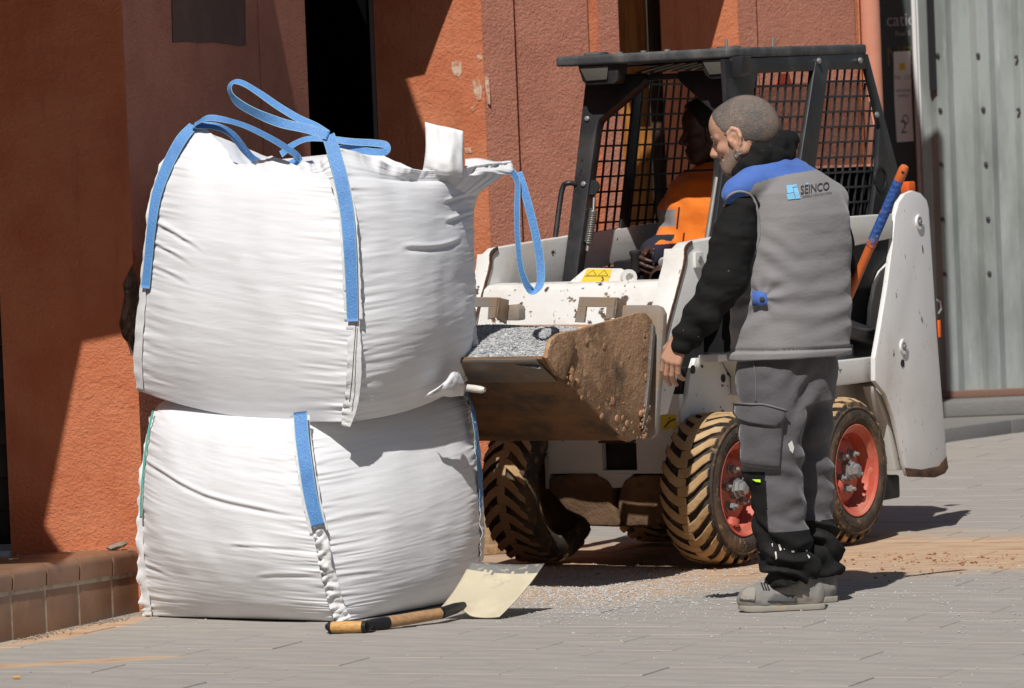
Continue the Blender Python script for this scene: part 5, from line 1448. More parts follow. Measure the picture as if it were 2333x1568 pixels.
mat('skin_light', (.52, .285, .19), .55, spec=.35, bumps=((90, .0012, S1), (300, .0006, S1)), layers=(((.60, .25, .18), 14, .52, .70, S1, 'noise', .6), ((.42, .24, .16), 40, .58, .7, S1, 'noise', .5)))
mat('skin_dark', (.060, .030, .020), .45, spec=.5, layers=(((.11, .055, .038), 25, .5, .7, S1, 'noise', .7),))
mat('buzz_hair', (.125, .108, .098), .75, spec=.3, bumps=((420, .0012, (1, 1, 1)),), layers=(((.36, .25, .185), 7, .46, .66, S1, 'noise', .7), ((.045, .040, .037), 300, .46, .60, S1, 'noise', .8), ((.40, .385, .37), 380, .56, .66, S1, 'noise', .7)))
mat('beard_stubble', (.30, .20, .15), .8, bumps=((400, .002, S1),), layers=(((.10, .085, .075), 320, .48, .62, S1, 'noise', .8), ((.46, .44, .41), 400, .56, .66, S1, 'noise', .7), ((.45, .26, .18), 12, .58, .70, S1, 'noise', .7)))
mat('black_knit', (.010, .0098, .010), .9, spec=.2, sheen=.0, bumps=((9, .005, S1), (30, .0012, S1), (500, .0005, S1)), layers=(((.020, .019, .018), 7, .5, .7, S1, 'noise', .7), ((.20, .14, .09), 48, .67, .71, S1, 'noise', .7)))
mat('vest_grey', (.225, .215, .218), .85, sheen=.2, bumps=((5, .006, (1, 1, 2.6)), (16, .0016, (1, 1, 2)), (420, .0004, S1)), layers=(((.265, .25, .245), 4, .48, .68, S1, 'noise', .7), ((.27, .22, .175), 11, .66, .78, S1, 'noise', .5)))
mat('vest_blue', (.055, .135, .44), .8, sheen=.2, bumps=((10, .006, S1), (420, .0004, S1)), layers=(((.09, .19, .52), 6, .5, .7, S1, 'noise', .6),))
mat('trouser_grey', (.092, .084, .092), .85, sheen=.2, bumps=((11, .010, (1, 1, 1)), (420, .0004, S1)), layers=(((.118, .108, .112), 5, .48, .68, S1, 'noise', .7), ((.30, .24, .19), 20, .71, .78, S1, 'noise', .5)))
mat('trouser_black', (.011, .0108, .011), .9, spec=.2, sheen=.0, bumps=((9, .008, S1), (420, .0004, S1)), layers=(((.045, .043, .042), 7, .5, .72, S1, 'noise', .7),))
mat('pocket_edge', (.16, .15, .15), .85)
mat('shoe_suede', (.21, .20, .19), .9, bumps=((40, .002, S1),), layers=(((.33, .30, .265), 8, .46, .66, S1, 'noise', .8), ((.13, .125, .13), 14, .58, .7, S1, 'noise', .6)))
mat('shoe_sole', (.30, .275, .23), .8, bumps=((30, .002, S1),), layers=(((.5, .32, .2), 7, .58, .7, S1, 'noise', .7), ((.16, .15, .14), 9, .58, .7, S1, 'noise', .8)))
mat('shoe_lace', (.02, .02, .02), .8)
mat('shoe_label', (.30, .275, .245), .9, bumps=((120, .002, S1, 'voronoi'),))
mat('shoe_panel', (.12, .12, .125), .9)
mat('earring_silver', (.8, .8, .8), .2, metal=1.0)
mat('logo_cyan', (.20, .52, .78), .7)
mat('logo_dark', (.045, .045, .05), .7)
mat('hivis_orange', (.85, .20, .012), .75, sheen=.2, bumps=((10, .006, S1),), layers=(((.75, .15, .01), 5, .5, .7, S1, 'noise', .6),))
mat('navy_cloth', (.018, .020, .036), .85, bumps=((10, .008, S1),))
mat('reflective_grey', (.42, .42, .43), .45, metal=.3)
mat('neon_tag', (.55, .95, .05), .6)
mat('paint_fleck', (.62, .62, .58), .8)

# ------------------------------------------------------------------ standing man
OMAN = at_z(1790, 1386); OMAN = Vector((OMAN.x, OMAN.y, 0))
man = empty('person', OMAN)
tag(man, 'man in grey and blue work vest over black hoodie standing with his back turned', 'person')
def mp(x, y, dy=0.0): return np.array(tuple(at_y(x, y, OMAN.y + dy) - OMAN))
def V3(a): return Vector(tuple(a))
# head axes: forward, left, up
hf = np.array([-.93, .27, -.25]); hf /= np.linalg.norm(hf)
hu = np.array([-.24, .07, .97]); hu -= hf * (hu @ hf); hu /= np.linalg.norm(hu); hl = np.cross(hu, hf)
Hc = mp(1694, 291, .02)
def hp(f, l, u): return Hc + hf * f + hl * l + hu * u
HA = (hf, hl, hu)
def head_prims(fl, off=0.0, ears=True):
    fl.ell(hp(-.006, 0, .004), (.113 + off, .080 + off, .104 + off), HA, .0)
    fl.ell(hp(-.045, 0, -.012), (.072 + off, .074 + off, .078 + off), HA, .03)
    fl.ell(hp(.060, 0, .022), (.052 + off, .066 + off, .060 + off), HA, .03)     # forehead
    fl.ell(hp(.052, 0, -.060), (.056 + off, .060 + off, .062 + off), HA, .03)    # face
    fl.ell(hp(.066, 0, -.112), (.042 + off, .046 + off, .038 + off), HA, .025)   # chin and mouth
    for s in (1, -1):
        fl.cone(hp(.012, s * .058, -.075), hp(.075, s * .030, -.125), .026 + off, .024 + off, .025)   # jaw
        fl.ell(hp(.074, s * .040, -.052), (.026 + off, .024 + off, .020 + off), HA, .016)             # cheekbone
        fl.cone(hp(.098, s * .012, -.006), hp(.084, s * .052, -.010), .011 + off, .010 + off, .012)   # brow
        if off == 0: fl.ell(hp(.104, s * .033, -.027), (.015, .015, .010), HA, .010, 'cut')           # eye socket
        if off == 0: fl.ell(hp(.091, s * .033, -.028), (.013, .013, .012), HA, .003)                  # eyeball lid
    fl.cone(hp(.104, 0, -.018), hp(.127, 0, -.058), .009 + off, .013 + off, .010)                     # nose
    for s in (1, -1): fl.ell(hp(.112, s * .013, -.064), (.014 + off, .010 + off, .010 + off), HA, .006)
    fl.ell(hp(.104, 0, -.092), (.012 + off, .024 + off, .007 + off), HA, .006)
    fl.ell(hp(.101, 0, -.104), (.012 + off, .022 + off, .008 + off), HA, .006)
    if ears:
        for s in (1, -1):
            e = lambda f, u, l=.080: hp(f, s * l, u)
            rim = [e(.036, -.052), e(.044, -.030), e(.040, -.008), e(.022, .004), e(.004, -.008), e(-.001, -.030, .088), e(.008, -.056, .084), e(.022, -.076, .078)]
            fl.ell(e(.022, -.036, .076), (.024, .009, .036), HA, .006)
            fl.chain(rim, [.005, .005, .0055, .006, .0065, .0065, .006, .007], .004)
            fl.ell(e(.024, -.034, .088), (.011, .008, .016), HA, .004, 'cut')
            fl.ell(e(.034, -.040, .084), (.005, .005, .009), HA, .004)
nk0, nk1 = mp(1722, 372, .05), mp(1762, 420, .05)
def hand(fl, wrist, dirv, back, side, r=1.0, curls=(.35, .40, .45, .5), thumb=True, mirror=1):
    """dirv: towards the fingers, back: normal of the hand's back, side: towards the thumb"""
    d, b, t = [np.array(v, float) / np.linalg.norm(v) for v in (dirv, back, side)]
    kn = []
    for i, q in enumerate((.030, .010, -.011, -.031)):
        k = wrist + d * (.092 - .004 * abs(i - 1.2)) + t * q; kn.append(k)
        fl.cone(wrist + t * q * .55 + d * .012, k, .0165 * r, .0125 * r, .012)
        L = (.046, .050, .047, .037)[i]; p = k; ang = 0
        for s_, ln, rr in ((0, L, .0095), (1, L * .62, .0085), (2, L * .50, .0075)):
            ang += curls[i] * (1.0, 1.2, .7)[s_]
            v = d * math.cos(ang) - b * math.sin(ang) + t * (.10 * (1.2 - i) * .5)
            p2 = p + v * ln * r; fl.cone(p, p2, rr * r + .0008, rr * r, .003); p = p2
    if thumb:
        a = wrist + d * .022 + t * .022 - b * .004; m_ = a + d * .034 + t * .028 - b * .012; e_ = m_ + d * .032 + t * .004 - b * .012; g_ = e_ + d * .022 - t * .006 - b * .008
        fl.cone(a, m_, .016, .0125, .008); fl.cone(m_, e_, .0115, .0095, .003); fl.cone(e_, g_, .0095, .0075, .003)
shL, elL, wrL = mp(1692, 460, -.10), mp(1642, 640, -.15), mp(1552, 768, -.13)
shR, elR, wrR = mp(1898, 462, .14), mp(1922, 628, .25), mp(1878, 728, .32)
fl = Field(mp(1490, 880, -.30) - .02, mp(1985, 205, .45) + .02, .0036)
head_prims(fl)
fl.cone(mp(1706, 345, .03), nk1, .060, .068, .03); fl.cone(nk1, mp(1780, 500, .05), .07, .11, .05)
TA = math.atan2(.6, .8)
def tsec(x, y, rx, ry, dy=.02): p = mp(x, y, dy); return (p[2], p[0], p[1], rx, ry, TA)
fl.loft([tsec(1798, 835, .165, .105), tsec(1806, 640, .155, .10), tsec(1806, 500, .165, .10), tsec(1790, 430, .15, .085), tsec(1768, 400, .07, .06)], 2.2, .03)
fl.chain([shL + np.array([.03, .04, -.02]), elL, wrL], [.038, .034, .028], .02); fl.chain([shR + np.array([-.03, -.02, -.02]), elR, wrR], [.038, .034, .028], .02)
hand(fl, wrL, (-.42, .05, -.9), (-.55, -.80, .25), (-.7, .62, .33), 1.0, (.42, .40, .42, .50))
pole_a, pole_b = at_y(2062, 378, OMAN.y + .08), at_y(1742, 1120, OMAN.y + .42)
def pole_at(t): return pole_a.lerp(pole_b, t)
tg_ = (.742 * 1000 - 378) / (1120 - 378)
gp = np.array(tuple(pole_at(tg_) - OMAN)); pd = np.array(tuple((pole_b - pole_a).normalized()))
hand(fl, wrR, gp - wrR + np.array([.0, .0, -.02]), (.75, .2, .6), (.2, -.5, .8), 1.0, (.75, .75, .75, .75))
body, bV, bQ = field_obj('body', fl, MATS['skin_light'], man)
# hair and stubble
def masked(fl, fn): fl.F = np.maximum(fl.F, fn(fl.ax[0][:, None, None], fl.ax[1][None, :, None], fl.ax[2][None, None, :]).astype(np.float32))
def hcoord(X, Y, Z):
    px, py, pz = X - Hc[0], Y - Hc[1], Z - Hc[2]
    return [px * v[0] + py * v[1] + pz * v[2] for v in (hf, hl, hu)]
def hair_mask(X, Y, Z):
    f, l, u = hcoord(X, Y, Z)
    line = np.interp(f, [-.13, -.09, -.05, -.012, .004, .02, .045, .062, .078, .090, .12], [-.070, -.072, -.066, -.050, -.012, .006, -.026, .008, .045, .080, .13])
    line = line + .010 * vn(X * 90, Y * 90, Z * 90, 5) + .012 * vn(X * 260, Y * 260, Z * 260, 6)
    return (line - u) * .6
fl = Field(Hc - .16, Hc + .16, .0032); head_prims(fl, .0016, False); masked(fl, hair_mask)
field_obj('hair', fl, MATS['buzz_hair'], man)
def beard_mask(X, Y, Z):
    f, l, u = hcoord(X, Y, Z)
    top = np.interp(f, [-.02, .016, .03, .05, .075, .09, .10, .115], [-.10, -.060, -.034, -.055, -.080, -.090, -.084, -.086]) + .008 * vn(X * 80, Y * 80, Z * 80, 8) + .010 * vn(X * 260, Y * 260, Z * 260, 9)
    lip = .010 - np.sqrt(((u + .097) / 1.0) ** 2 + (l * .45) ** 2) - np.where(f < .09, 1, 0)
    return np.maximum(np.maximum((u - top) * .6, (.012 - f) * .8), lip)
fl = Field(Hc - .19, Hc + .16, .0032); head_prims(fl, .0020, False); masked(fl, beard_mask)
field_obj('beard', fl, MATS['beard_stubble'], man)
for k, (f, u) in enumerate(((.030, -.082), (.016, -.080))):
    c = V3(hp(f, .084, u)); pts = [c + V3(hf) * (math.cos(a) * .0085) + V3(hu) * (math.sin(a) * .0085) for a in np.linspace(.3, 5.9, 16)]
    tube('earring', pts, .0012, MATS['earring_silver'], man, 6)

fl = Field(Hc - .16, Hc + .16, .0026)
for s_ in (1, -1): fl.chain([hp(.112, s_ * .012, -.010), hp(.108, s_ * .032, -.002), hp(.092, s_ * .052, -.010)], [.0045, .0050, .0035], .002)
field_obj('eyebrows', fl, MATS['buzz_hair'], man)
fl = Field(Hc - .16, Hc + .16, .0026)
for s_ in (1, -1): fl.chain([hp(.1035, s_ * .022, -.0305), hp(.1045, s_ * .033, -.0285), hp(.0955, s_ * .046, -.0315)], [.0022, .0026, .0022], .001)
field_obj('eyelashes', fl, MATS['logo_dark'], man)

# hoodie: sleeves, collar and bunched hood
fl = Field(mp(1525, 800, -.32) - .02, mp(1990, 285, .50) + .02, .0048)
fl.loft([tsec(1800, 780, .165, .118), tsec(1806, 640, .165, .112), tsec(1806, 500, .175, .112), tsec(1790, 440, .16, .095), tsec(1772, 405, .09, .07)], 2.3, .02)
fl.chain([mp(1694, 462, -.10), mp(1672, 545, -.135), mp(1650, 640, -.155), mp(1604, 715, -.150), mp(1566, 764, -.138)], [.058, .072, .073, .060, .050], .03)
fl.cone(mp(1566, 762, -.138), mp(1558, 778, -.135), .046, .045, .008)
fl.chain([mp(1880, 470, .14), mp(1902, 550, .20), mp(1918, 628, .25), mp(1900, 690, .29), mp(1884, 722, .31)], [.066, .060, .052, .048, .043], .03)
fl.chain([mp(1676, 394, -.06), mp(1702, 376, -.065), mp(1732, 354, -.05), mp(1766, 332, .0), mp(1790, 328, .06)], [.018, .030, .038, .042, .040], .02)
fl.chain([mp(1690, 396, -.04), mp(1722, 380, -.055), mp(1762, 362, -.03), mp(1796, 347, .02)], [.026, .034, .036, .030], .015)
fl.chain([mp(1684, 396, .02), mp(1700, 385, .11), mp(1728, 352, .15), mp(1768, 328, .13), mp(1790, 327, .08)], [.022, .030, .038, .042, .042], .02)
def knit_disp(V, N):
    x, y, z = V.T
    d = .004 * vn(x * 14, y * 14, z * 34, 2) + .0022 * vn(x * 30, y * 30, z * 60, 6)
    arm = np.clip((1.30 - z) / .1, 0, 1) * (x < mp(1735, 600)[0])
    a = mp(1700, 470, -.1); e = mp(1560, 770, -.13); t = ((V - a) @ (e - a)) / ((e - a) @ (e - a))
    d += arm * .0045 * np.sin(t * 40 + 2.2 * vn(x * 9, y * 9, z * 9, 4)) * np.clip((t - .45) / .2, 0, 1)
    hood = np.clip((z - 1.36) / .05, 0, 1)
    d += hood * .0035 * np.sin((x * .5 + z * 1.0) * 70 + 3 * vn(x * 12, y * 12, z * 12, 3))
    return d
hoodie, hV, hQ = field_obj('hoodie', fl, MATS['black_knit'], man, 1, disp=knit_disp)
tube('cuff_seam', [V3(mp(1572, 752, -.138)) + Vector((math.cos(a) * .040, math.sin(a) * .046, .030 * math.cos(a))) for a in np.linspace(0, 6.2, 30)], .0022, MATS['black_knit'], man, 6)

# vest
fl = Field(mp(1640, 835, -.28) - .02, mp(1950, 350, .32) + .02, .0050)
fl.loft([tsec(1799, 815, .228, .160), tsec(1799, 800, .230, .162), tsec(1799, 785, .222, .156), tsec(1801, 740, .226, .152), tsec(1807, 640, .218, .146), tsec(1810, 560, .216, .144), tsec(1808, 490, .206, .142), tsec(1800, 440, .185, .128), tsec(1786, 405, .140, .105), tsec(1776, 378, .085, .080)], 2.35, .0)
fl.cone(mp(1890, 455, .12), mp(1790, 400, .04), .062, .075, .03)
fl.cone(mp(1684, 436, -.115), mp(1752, 398, -.01), .046, .066, .03)
fl.cone(mp(1664, 520, -.20), mp(1690, 470, -.19), .080, .060, .012, 'cut')
fl.cone(mp(1655, 640, -.17), mp(1668, 505, -.17), .070, .075, .012, 'cut')
fl.cone(mp(1940, 600, .24), mp(1915, 470, .22), .055, .060, .012, 'cut')
fl.cone(mp(1664, 446, -.13), mp(1716, 414, -.09), .028, .042, .03)
fl.cone(mp(1716, 414, -.09), mp(1760, 396, -.02), .042, .066, .03)
def vest_disp(V, N):
    x, y, z = V.T
    d = .005 * vn(x * 5, y * 5, z * 15, 12) + .0022 * vn(x * 11, y * 11, z * 30, 15)
    tab = mp(1735, 680, -.16)
    r = np.sqrt((x - tab[0]) ** 2 + (z - tab[2]) ** 2)
    th = np.arctan2(z - tab[2], x - tab[0])
    d += .0035 * np.exp(-(r / .10) ** 2) * np.sin(th * 7 + 1) * np.clip(r / .02, 0, 1)
    d += -.009 * np.exp(-((z - mp(1800, 793)[2] - (x) * -.02) / .0055) ** 2)                 # stitched hem
    q = z - (mp(1800, 555)[2] - .35 * (x - mp(1725, 555)[0]) * 0)
    ap = mp(1722, 500, -.1); rr = np.sqrt((x - ap[0] - .012) ** 2 + ((z - ap[2]) * .62) ** 2)
    # diagonal drag folds from the armhole
    d += .0045 * np.sin((z * .9 + x * .55) * 95 + 2.5 * vn(x * 8, y * 8, z * 8, 9)) * np.exp(-(((x - mp(1760, 560)[0]) / .07) ** 2 + ((z - mp(1760, 590)[2]) / .09) ** 2))
    d += .003 * np.sin((z * 1.0 - x * .18) * 78 + 2 * vn(x * 6, y * 6, z * 6, 19)) * np.exp(-((z - mp(1800, 700)[2]) / .12) ** 2)
    return d
def vest_pick(Cn):
    x, y, z = Cn.T
    a, b, c = mp(1640, 500), mp(1718, 416), mp(1880, 384)
    line = np.interp(x, [a[0], mp(1690, 452)[0], b[0], mp(1790, 397)[0], c[0]], [a[2], mp(1690, 452)[2], b[2], mp(1790, 397)[2], c[2]])
    return z > line
vest, vV, vQ = field_obj('vest', fl, None, man, 1, mats=[MATS['vest_grey'], MATS['vest_blue']], pick=vest_pick, disp=vest_disp)
vb = bvh_of(vV, vQ)
nh = len(vV); ab = bvh_of(list(vV) + list(hV), list(vQ) + [tuple(i + nh for i in q) for q in hQ.tolist()])
apx = [(1652, 470), (1660, 448), (1678, 437), (1698, 438), (1714, 450), (1724, 475), (1730, 510), (1729, 545), (1720, 580)]
for nm, w_, off_, mm, sh in (('armhole_trim', .009, .002, 'vest_grey', 2.5),):
    pts_ = [on_surface(ab, x + (-sh if nm == 'armhole_lining' else 0) * (-1 if x < 1690 else 1), y + (5 if nm == 'armhole_lining' else 0), OMAN, off_) for x, y in apx]
    pts_ = [p for p in pts_ if p is not None]
    tube(nm, spline(pts_, 48), w_ * .5, MATS[mm], man, 8)
# printed emblem and lettering on the back
def px_decal(name, polys, bvh, org, off, m, parent, sub=4):
    """flat print laid on cloth: filled picture polygons"""
    bm = bmesh.new()
    for poly in polys: bm.faces.new([bm.verts.new((x, y, 0)) for x, y in poly])
    bmesh.ops.subdivide_edges(bm, edges=bm.edges, cuts=sub, use_grid_fill=True)
    for v in bm.verts:
        q = on_surface(bvh, v.co.x, v.co.y, org, off)
        if q is not None: v.co = q
    me = bpy.data.meshes.new(name); bm.to_mesh(me); bm.free(); me.materials.append(m)
    o = bpy.data.objects.new(name, me); C.objects.link(o); o.parent = parent; return o
def px_text(name, s, x0, y0, w, h, slope, bvh, org, off, m, parent, bold=0.0):
    cu = bpy.data.curves.new('c', 'FONT'); cu.body = s; cu.size = 1; cu.resolution_u = 3; cu.offset = bold
    o = bpy.data.objects.new('c', cu); C.objects.link(o)
    me = bpy.data.meshes.new_from_object(o.evaluated_get(bpy.context.evaluated_depsgraph_get())); me.name = name
    bpy.data.objects.remove(o); bpy.data.curves.remove(cu)
    xs = [v.co.x for v in me.vertices]; ys = [v.co.y for v in me.vertices]
    for v in me.vertices:
        u = (v.co.x - min(xs)) / (max(xs) - min(xs)); t = (v.co.y - min(ys)) / (max(ys) - min(ys))
        q = on_surface(bvh, x0 + w * u, y0 + slope * w * u - h * t, org, off)
        if q is not None: v.co = q
    me.materials.clear(); me.materials.append(m)
    o = bpy.data.objects.new(name, me); C.objects.link(o); o.parent = parent; return o
def zz4(x, y): return ((2230 + x / 2.3053) / 1.5187, (580 + y / 2.3053) / 1.5187)
emb = [[(1130, 145), (1180, 140), (1180, 158), (1150, 205), (1138, 205)], [(1183, 140), (1210, 136), (1212, 155), (1180, 160)], [(1150, 168), (1180, 162), (1185, 200), (1150, 206)],
       [(1186, 165), (1214, 160), (1243, 248), (1205, 252)], [(1130, 212), (1186, 204), (1200, 252), (1142, 258)]]
px_decal('emblem', [[zz4(*p) for p in poly] for poly in emb], vb, OMAN, .0030, MATS['logo_cyan'], man)
x0, y0 = zz4(1242, 214); x1, y1 = zz4(1470, 182)
px_text('lettering', 'SEINCO', x0, y0, x1 - x0, 32 * 70 / 78 * .66, (y1 - y0) / (x1 - x0), vb, OMAN, .0030, MATS['logo_dark'], man, .012)
x0, y0 = zz4(1256, 243); x1, y1 = zz4(1490, 208)
px_text('lettering', 'EMPRESA CONSTRUCTORA', x0, y0, x1 - x0, 4.2, (y1 - y0) / (x1 - x0), vb, OMAN, .0030, MATS['logo_dark'], man)
px_decal('emblem_bar', [[zz4(*p) for p in ((1284, 128), (1302, 126), (1303, 138), (1285, 140))]], vb, OMAN, .0034, MATS['logo_cyan'], man, 2)
surf_patch('waist_tab', [[(1716, 664), (1728, 664), (1738, 667), (1748, 672)], [(1716, 680), (1728, 680), (1738, 681), (1748, 683)], [(1717, 695), (1728, 695), (1738, 695), (1748, 694)]], vb, OMAN, .009, MATS['vest_blue'], man, 2, 2, .004)
pb = on_surface(vb, 1740, 681, OMAN, .011)
lathe('tab_button', [(0, .009), (.004, .009), (.006, .006)], pb, (-.2, -1, 0), MATS['logo_dark'], man, 12)

# trousers
fl = Field(mp(1660, 1372, -.26) - .02, mp(1925, 760, .36) + .03, .0050)
fl.loft([tsec(1795, 920, .175, .125, .03), tsec(1795, 860, .190, .135, .03), tsec(1795, 800, .182, .128, .02), tsec(1797, 770, .17, .12, .02)], 2.2, .0)
lg = [(1752, 860, -.05, .108), (1756, 960, -.06, .112), (1758, 1050, -.065, .103), (1773, 1130, -.07, .098), (1777, 1200, -.075, .094), (1795, 1270, -.08, .093), (1808, 1315, -.08, .088), (1819, 1348, -.08, .076)]
fl.chain([mp(a, b, c) for a, b, c, _ in lg], [q[3] * (.97 if q[1] < 1060 else .91) for q in lg], .03)
rgl = [(1836, 860, .10, .100), (1838, 960, .13, .086), (1842, 1060, .155, .078), (1846, 1130, .165, .073), (1856, 1200, .17, .068), (1868, 1250, .175, .068), (1874, 1290, .175, .060), (1880, 1322, .175, .052)]
fl.chain([mp(a, b, c) for a, b, c, _ in rgl], [q[3] for q in rgl], .03)
fl.cone(mp(1819, 1368, -.08), mp(1822, 1420, -.08), .10, .10, .004, 'cut'); fl.cone(mp(1880, 1352, .175), mp(1880, 1420, .175), .09, .09, .004, 'cut')
zk = mp(1780, 1205)[2]
def tr_disp(V, N):
    x, y, z = V.T
    low = np.clip((.40 - z) / .16, 0, 1)
    ph = z * 72 + x * 30 + 4.0 * vn(x * 8, y * 8, z * 10, 3) + np.arctan2(y + .05, x) * .8
    d = low * (.010 * np.sin(ph) + .005 * np.sin(ph * 1.7 + 1.0 + 2 * vn(x * 11, y * 11, z * 11, 4))) * np.clip((z - .055) / .06, .15, 1)
    d += .006 * vn(x * 9, y * 9, z * 13, 7) + .003 * vn(x * 20, y * 20, z * 28, 8)
    kb = np.exp(-((z - .47) / .10) ** 2)
    d += kb * .004 * np.sin((z * 1.0 + x * .5) * 82 + 2 * vn(x * 9, y * 9, z * 9, 5))
    ub = np.exp(-((z - .70) / .12) ** 2) * np.exp(-((x - mp(1830, 900)[0]) / .06) ** 2)
    d += ub * .010 * np.sin((z * .8 - x * 1.0) * 60 + 2 * vn(x * 7, y * 7, z * 7, 6))
    return d
def tr_pick(Cn):
    x, y, z = Cn.T
    left = y < .045
    zl = np.where(left, mp(1780, 1203)[2], mp(1860, 1183, .17)[2])
    front = left & (x < mp(1742, 1130)[0] + (z - .3) * -.02) & (z < mp(1720, 1068)[2])
    return (z < zl) | front
trs, tV, tQ = field_obj('trousers', fl, None, man, 1, mats=[MATS['trouser_grey'], MATS['trouser_black']], pick=tr_pick, disp=tr_disp)
tb = bvh_of(tV, tQ)
def dome(a): return lambda v, u: .004 + a * math.sin(math.pi * min(1, max(0, u))) ** .5 * math.sin(math.pi * min(1, max(0, v * .9 + .1))) ** .5
surf_patch('cargo_pocket', [[(1690, 928), (1722, 932), (1752, 936), (1783, 942)], [(1686, 1000), (1720, 1004), (1750, 1007), (1781, 1010)], [(1681, 1056), (1715, 1062), (1745, 1066), (1776, 1068)]], tb, OMAN, dome(.020), MATS['trouser_grey'], trs, 14, 14, .004)
surf_patch('pocket_flap', [[(1685, 918), (1720, 922), (1752, 928), (1787, 937)], [(1683, 942), (1720, 947), (1752, 952), (1781, 958)], [(1692, 956), (1715, 962), (1745, 966), (1766, 970)]], tb, OMAN, lambda v, u: .020 + .010 * math.sin(math.pi * u), MATS['trouser_grey'], trs, 14, 8, .004)
surf_patch('pocket_piping', [[(1685, 917), (1720, 921), (1752, 927), (1788, 936)], [(1685, 921), (1720, 925), (1752, 931), (1788, 940)]], tb, OMAN, lambda v, u: .024 + .010 * math.sin(math.pi * u), MATS['pocket_edge'], trs, 14, 2, .004)
surf_patch('side_seam', [[(1716, 815), (1720, 850), (1722, 880), (1722, 918)], [(1718, 815), (1722, 850), (1724, 880), (1724, 918)]], tb, OMAN, .003, MATS['pocket_edge'], trs, 14, 2, .002)
surf_patch('neon_tag', [[(1716, 1092), (1734, 1093)], [(1724, 1098), (1735, 1100)]], tb, OMAN, .006, MATS['neon_tag'], trs, 4, 3, .003)
px_decal('paint_fleck', [[(1795, 1012), (1803, 1004), (1808, 1020), (1805, 1034), (1798, 1026)]], tb, OMAN, .003, MATS['paint_fleck'], trs, 2)
for poly in (((1774, 1240), (1778, 1239), (1781, 1253), (1777, 1257)), ((1765, 1259), (1768, 1258), (1771, 1272), (1768, 1274)), ((1803, 1254), (1810, 1254), (1809, 1258), (1804, 1258)), ((1832, 1253), (1838, 1253), (1838, 1258)), ((1838, 1264), (1845, 1270), (1842, 1273)), ((1786, 1248), (1789, 1251), (1787, 1253)), ((1758, 1240), (1761, 1238), (1760, 1248))):
    px_decal('paint_fleck', [poly], tb, OMAN, .003, MATS['paint_fleck'], trs, 1)

# shoes
def shoe(px_toe, px_heel, dy, label):
    t, h = mp(*px_toe, dy), mp(*px_heel, dy); t[2] = h[2] = 0
    ax = (t - h); L = np.linalg.norm(ax); ax /= L; sd = np.array([ax[1], -ax[0], 0]); up_ = np.array([0, 0, 1.])
    P = lambda a, s, u: h + ax * (a * L) + sd * s + up_ * u
    fl = Field(np.minimum(t, h) - (.08, .08, .0) - np.array([0, 0, .03]), np.maximum(t, h) + (.08, .08, .2), .0042)
    fl.ell(P(.84, 0, .042), (.052, .047, .040), (ax, sd, up_), .0)
    fl.ell(P(.66, 0, .045), (.085, .046, .052), (ax, sd, up_), .03)
    fl.ell(P(.38, 0, .060), (.085, .042, .055), (ax, sd, up_), .03)
    fl.ell(P(.14, 0, .055), (.045, .037, .058), (ax, sd, up_), .03)
    fl.cone(P(.28, 0, .08), P(.24, 0, .15), .046, .048, .02)
    fl.F = np.maximum(fl.F, (.010 - fl.ax[2])[None, None, :].astype(np.float32))
    def dsp(V, N): return .002 * vn(V[:, 0] * 40, V[:, 1] * 40, V[:, 2] * 40, 3)
    o, V, Q = field_obj('shoe', fl, MATS['shoe_suede'], man, 1, disp=dsp)
    if label: o['label'] = label
    # sole
    out = []
    for a, w in ((-.015, .018), (.0, .030), (.06, .038), (.2, .040), (.4, .038), (.55, .043), (.72, .051), (.85, .050), (.94, .040), (1.0, .022), (1.012, .0)): out.append((a, w))
    ring = [P(a, w, 0) for a, w in out] + [P(a, -w, 0) for a, w in reversed(out[:-1])]
    bm = prism_bm([V3(p) + Vector((0, 0, .002)) for p in ring], (0, 0, .019), .004)
    for v in bm.verts:
        a = (np.array(v.co) - h) @ ax / L
        if v.co.z < .012: v.co.z += .008 * max(0, (a - .85) / .15) ** 2
        elif a > .8: v.co.z += .004
    bm_obj('sole', bm, MATS['shoe_sole'], o, autosmooth=40)
    return o, P, bvh_of(V, Q)
s1, SP, sb = shoe((1684, 1384), (1878, 1386), -.08, None)
s2, _, _ = shoe((1715, 1360), (1906, 1362), .17, None)
surf_patch('toe_cap', [[(1702, 1340), (1712, 1338), (1722, 1340)], [(1690, 1352), (1706, 1352), (1722, 1354)], [(1686, 1366), (1704, 1368), (1720, 1369)]], sb, OMAN, .003, MATS['shoe_label'], s1, 8, 8, .003)
surf_patch('side_panel', [[(1765, 1352), (1790, 1356), (1815, 1358)], [(1755, 1362), (1785, 1364), (1815, 1366)], [(1748, 1370), (1780, 1371), (1815, 1372)]], sb, OMAN, .002, MATS['shoe_panel'], s1, 8, 6, .002)
for k in range(3):
    x = 1733 + k * 6
    surf_patch('lace', [[(x, 1330 - k * 3), (x + 3, 1338), (x + 6, 1345)], [(x + 3, 1330 - k * 3), (x + 6, 1338), (x + 9, 1345)]], sb, OMAN, .004, MATS['shoe_lace'], s1, 6, 2, .003)

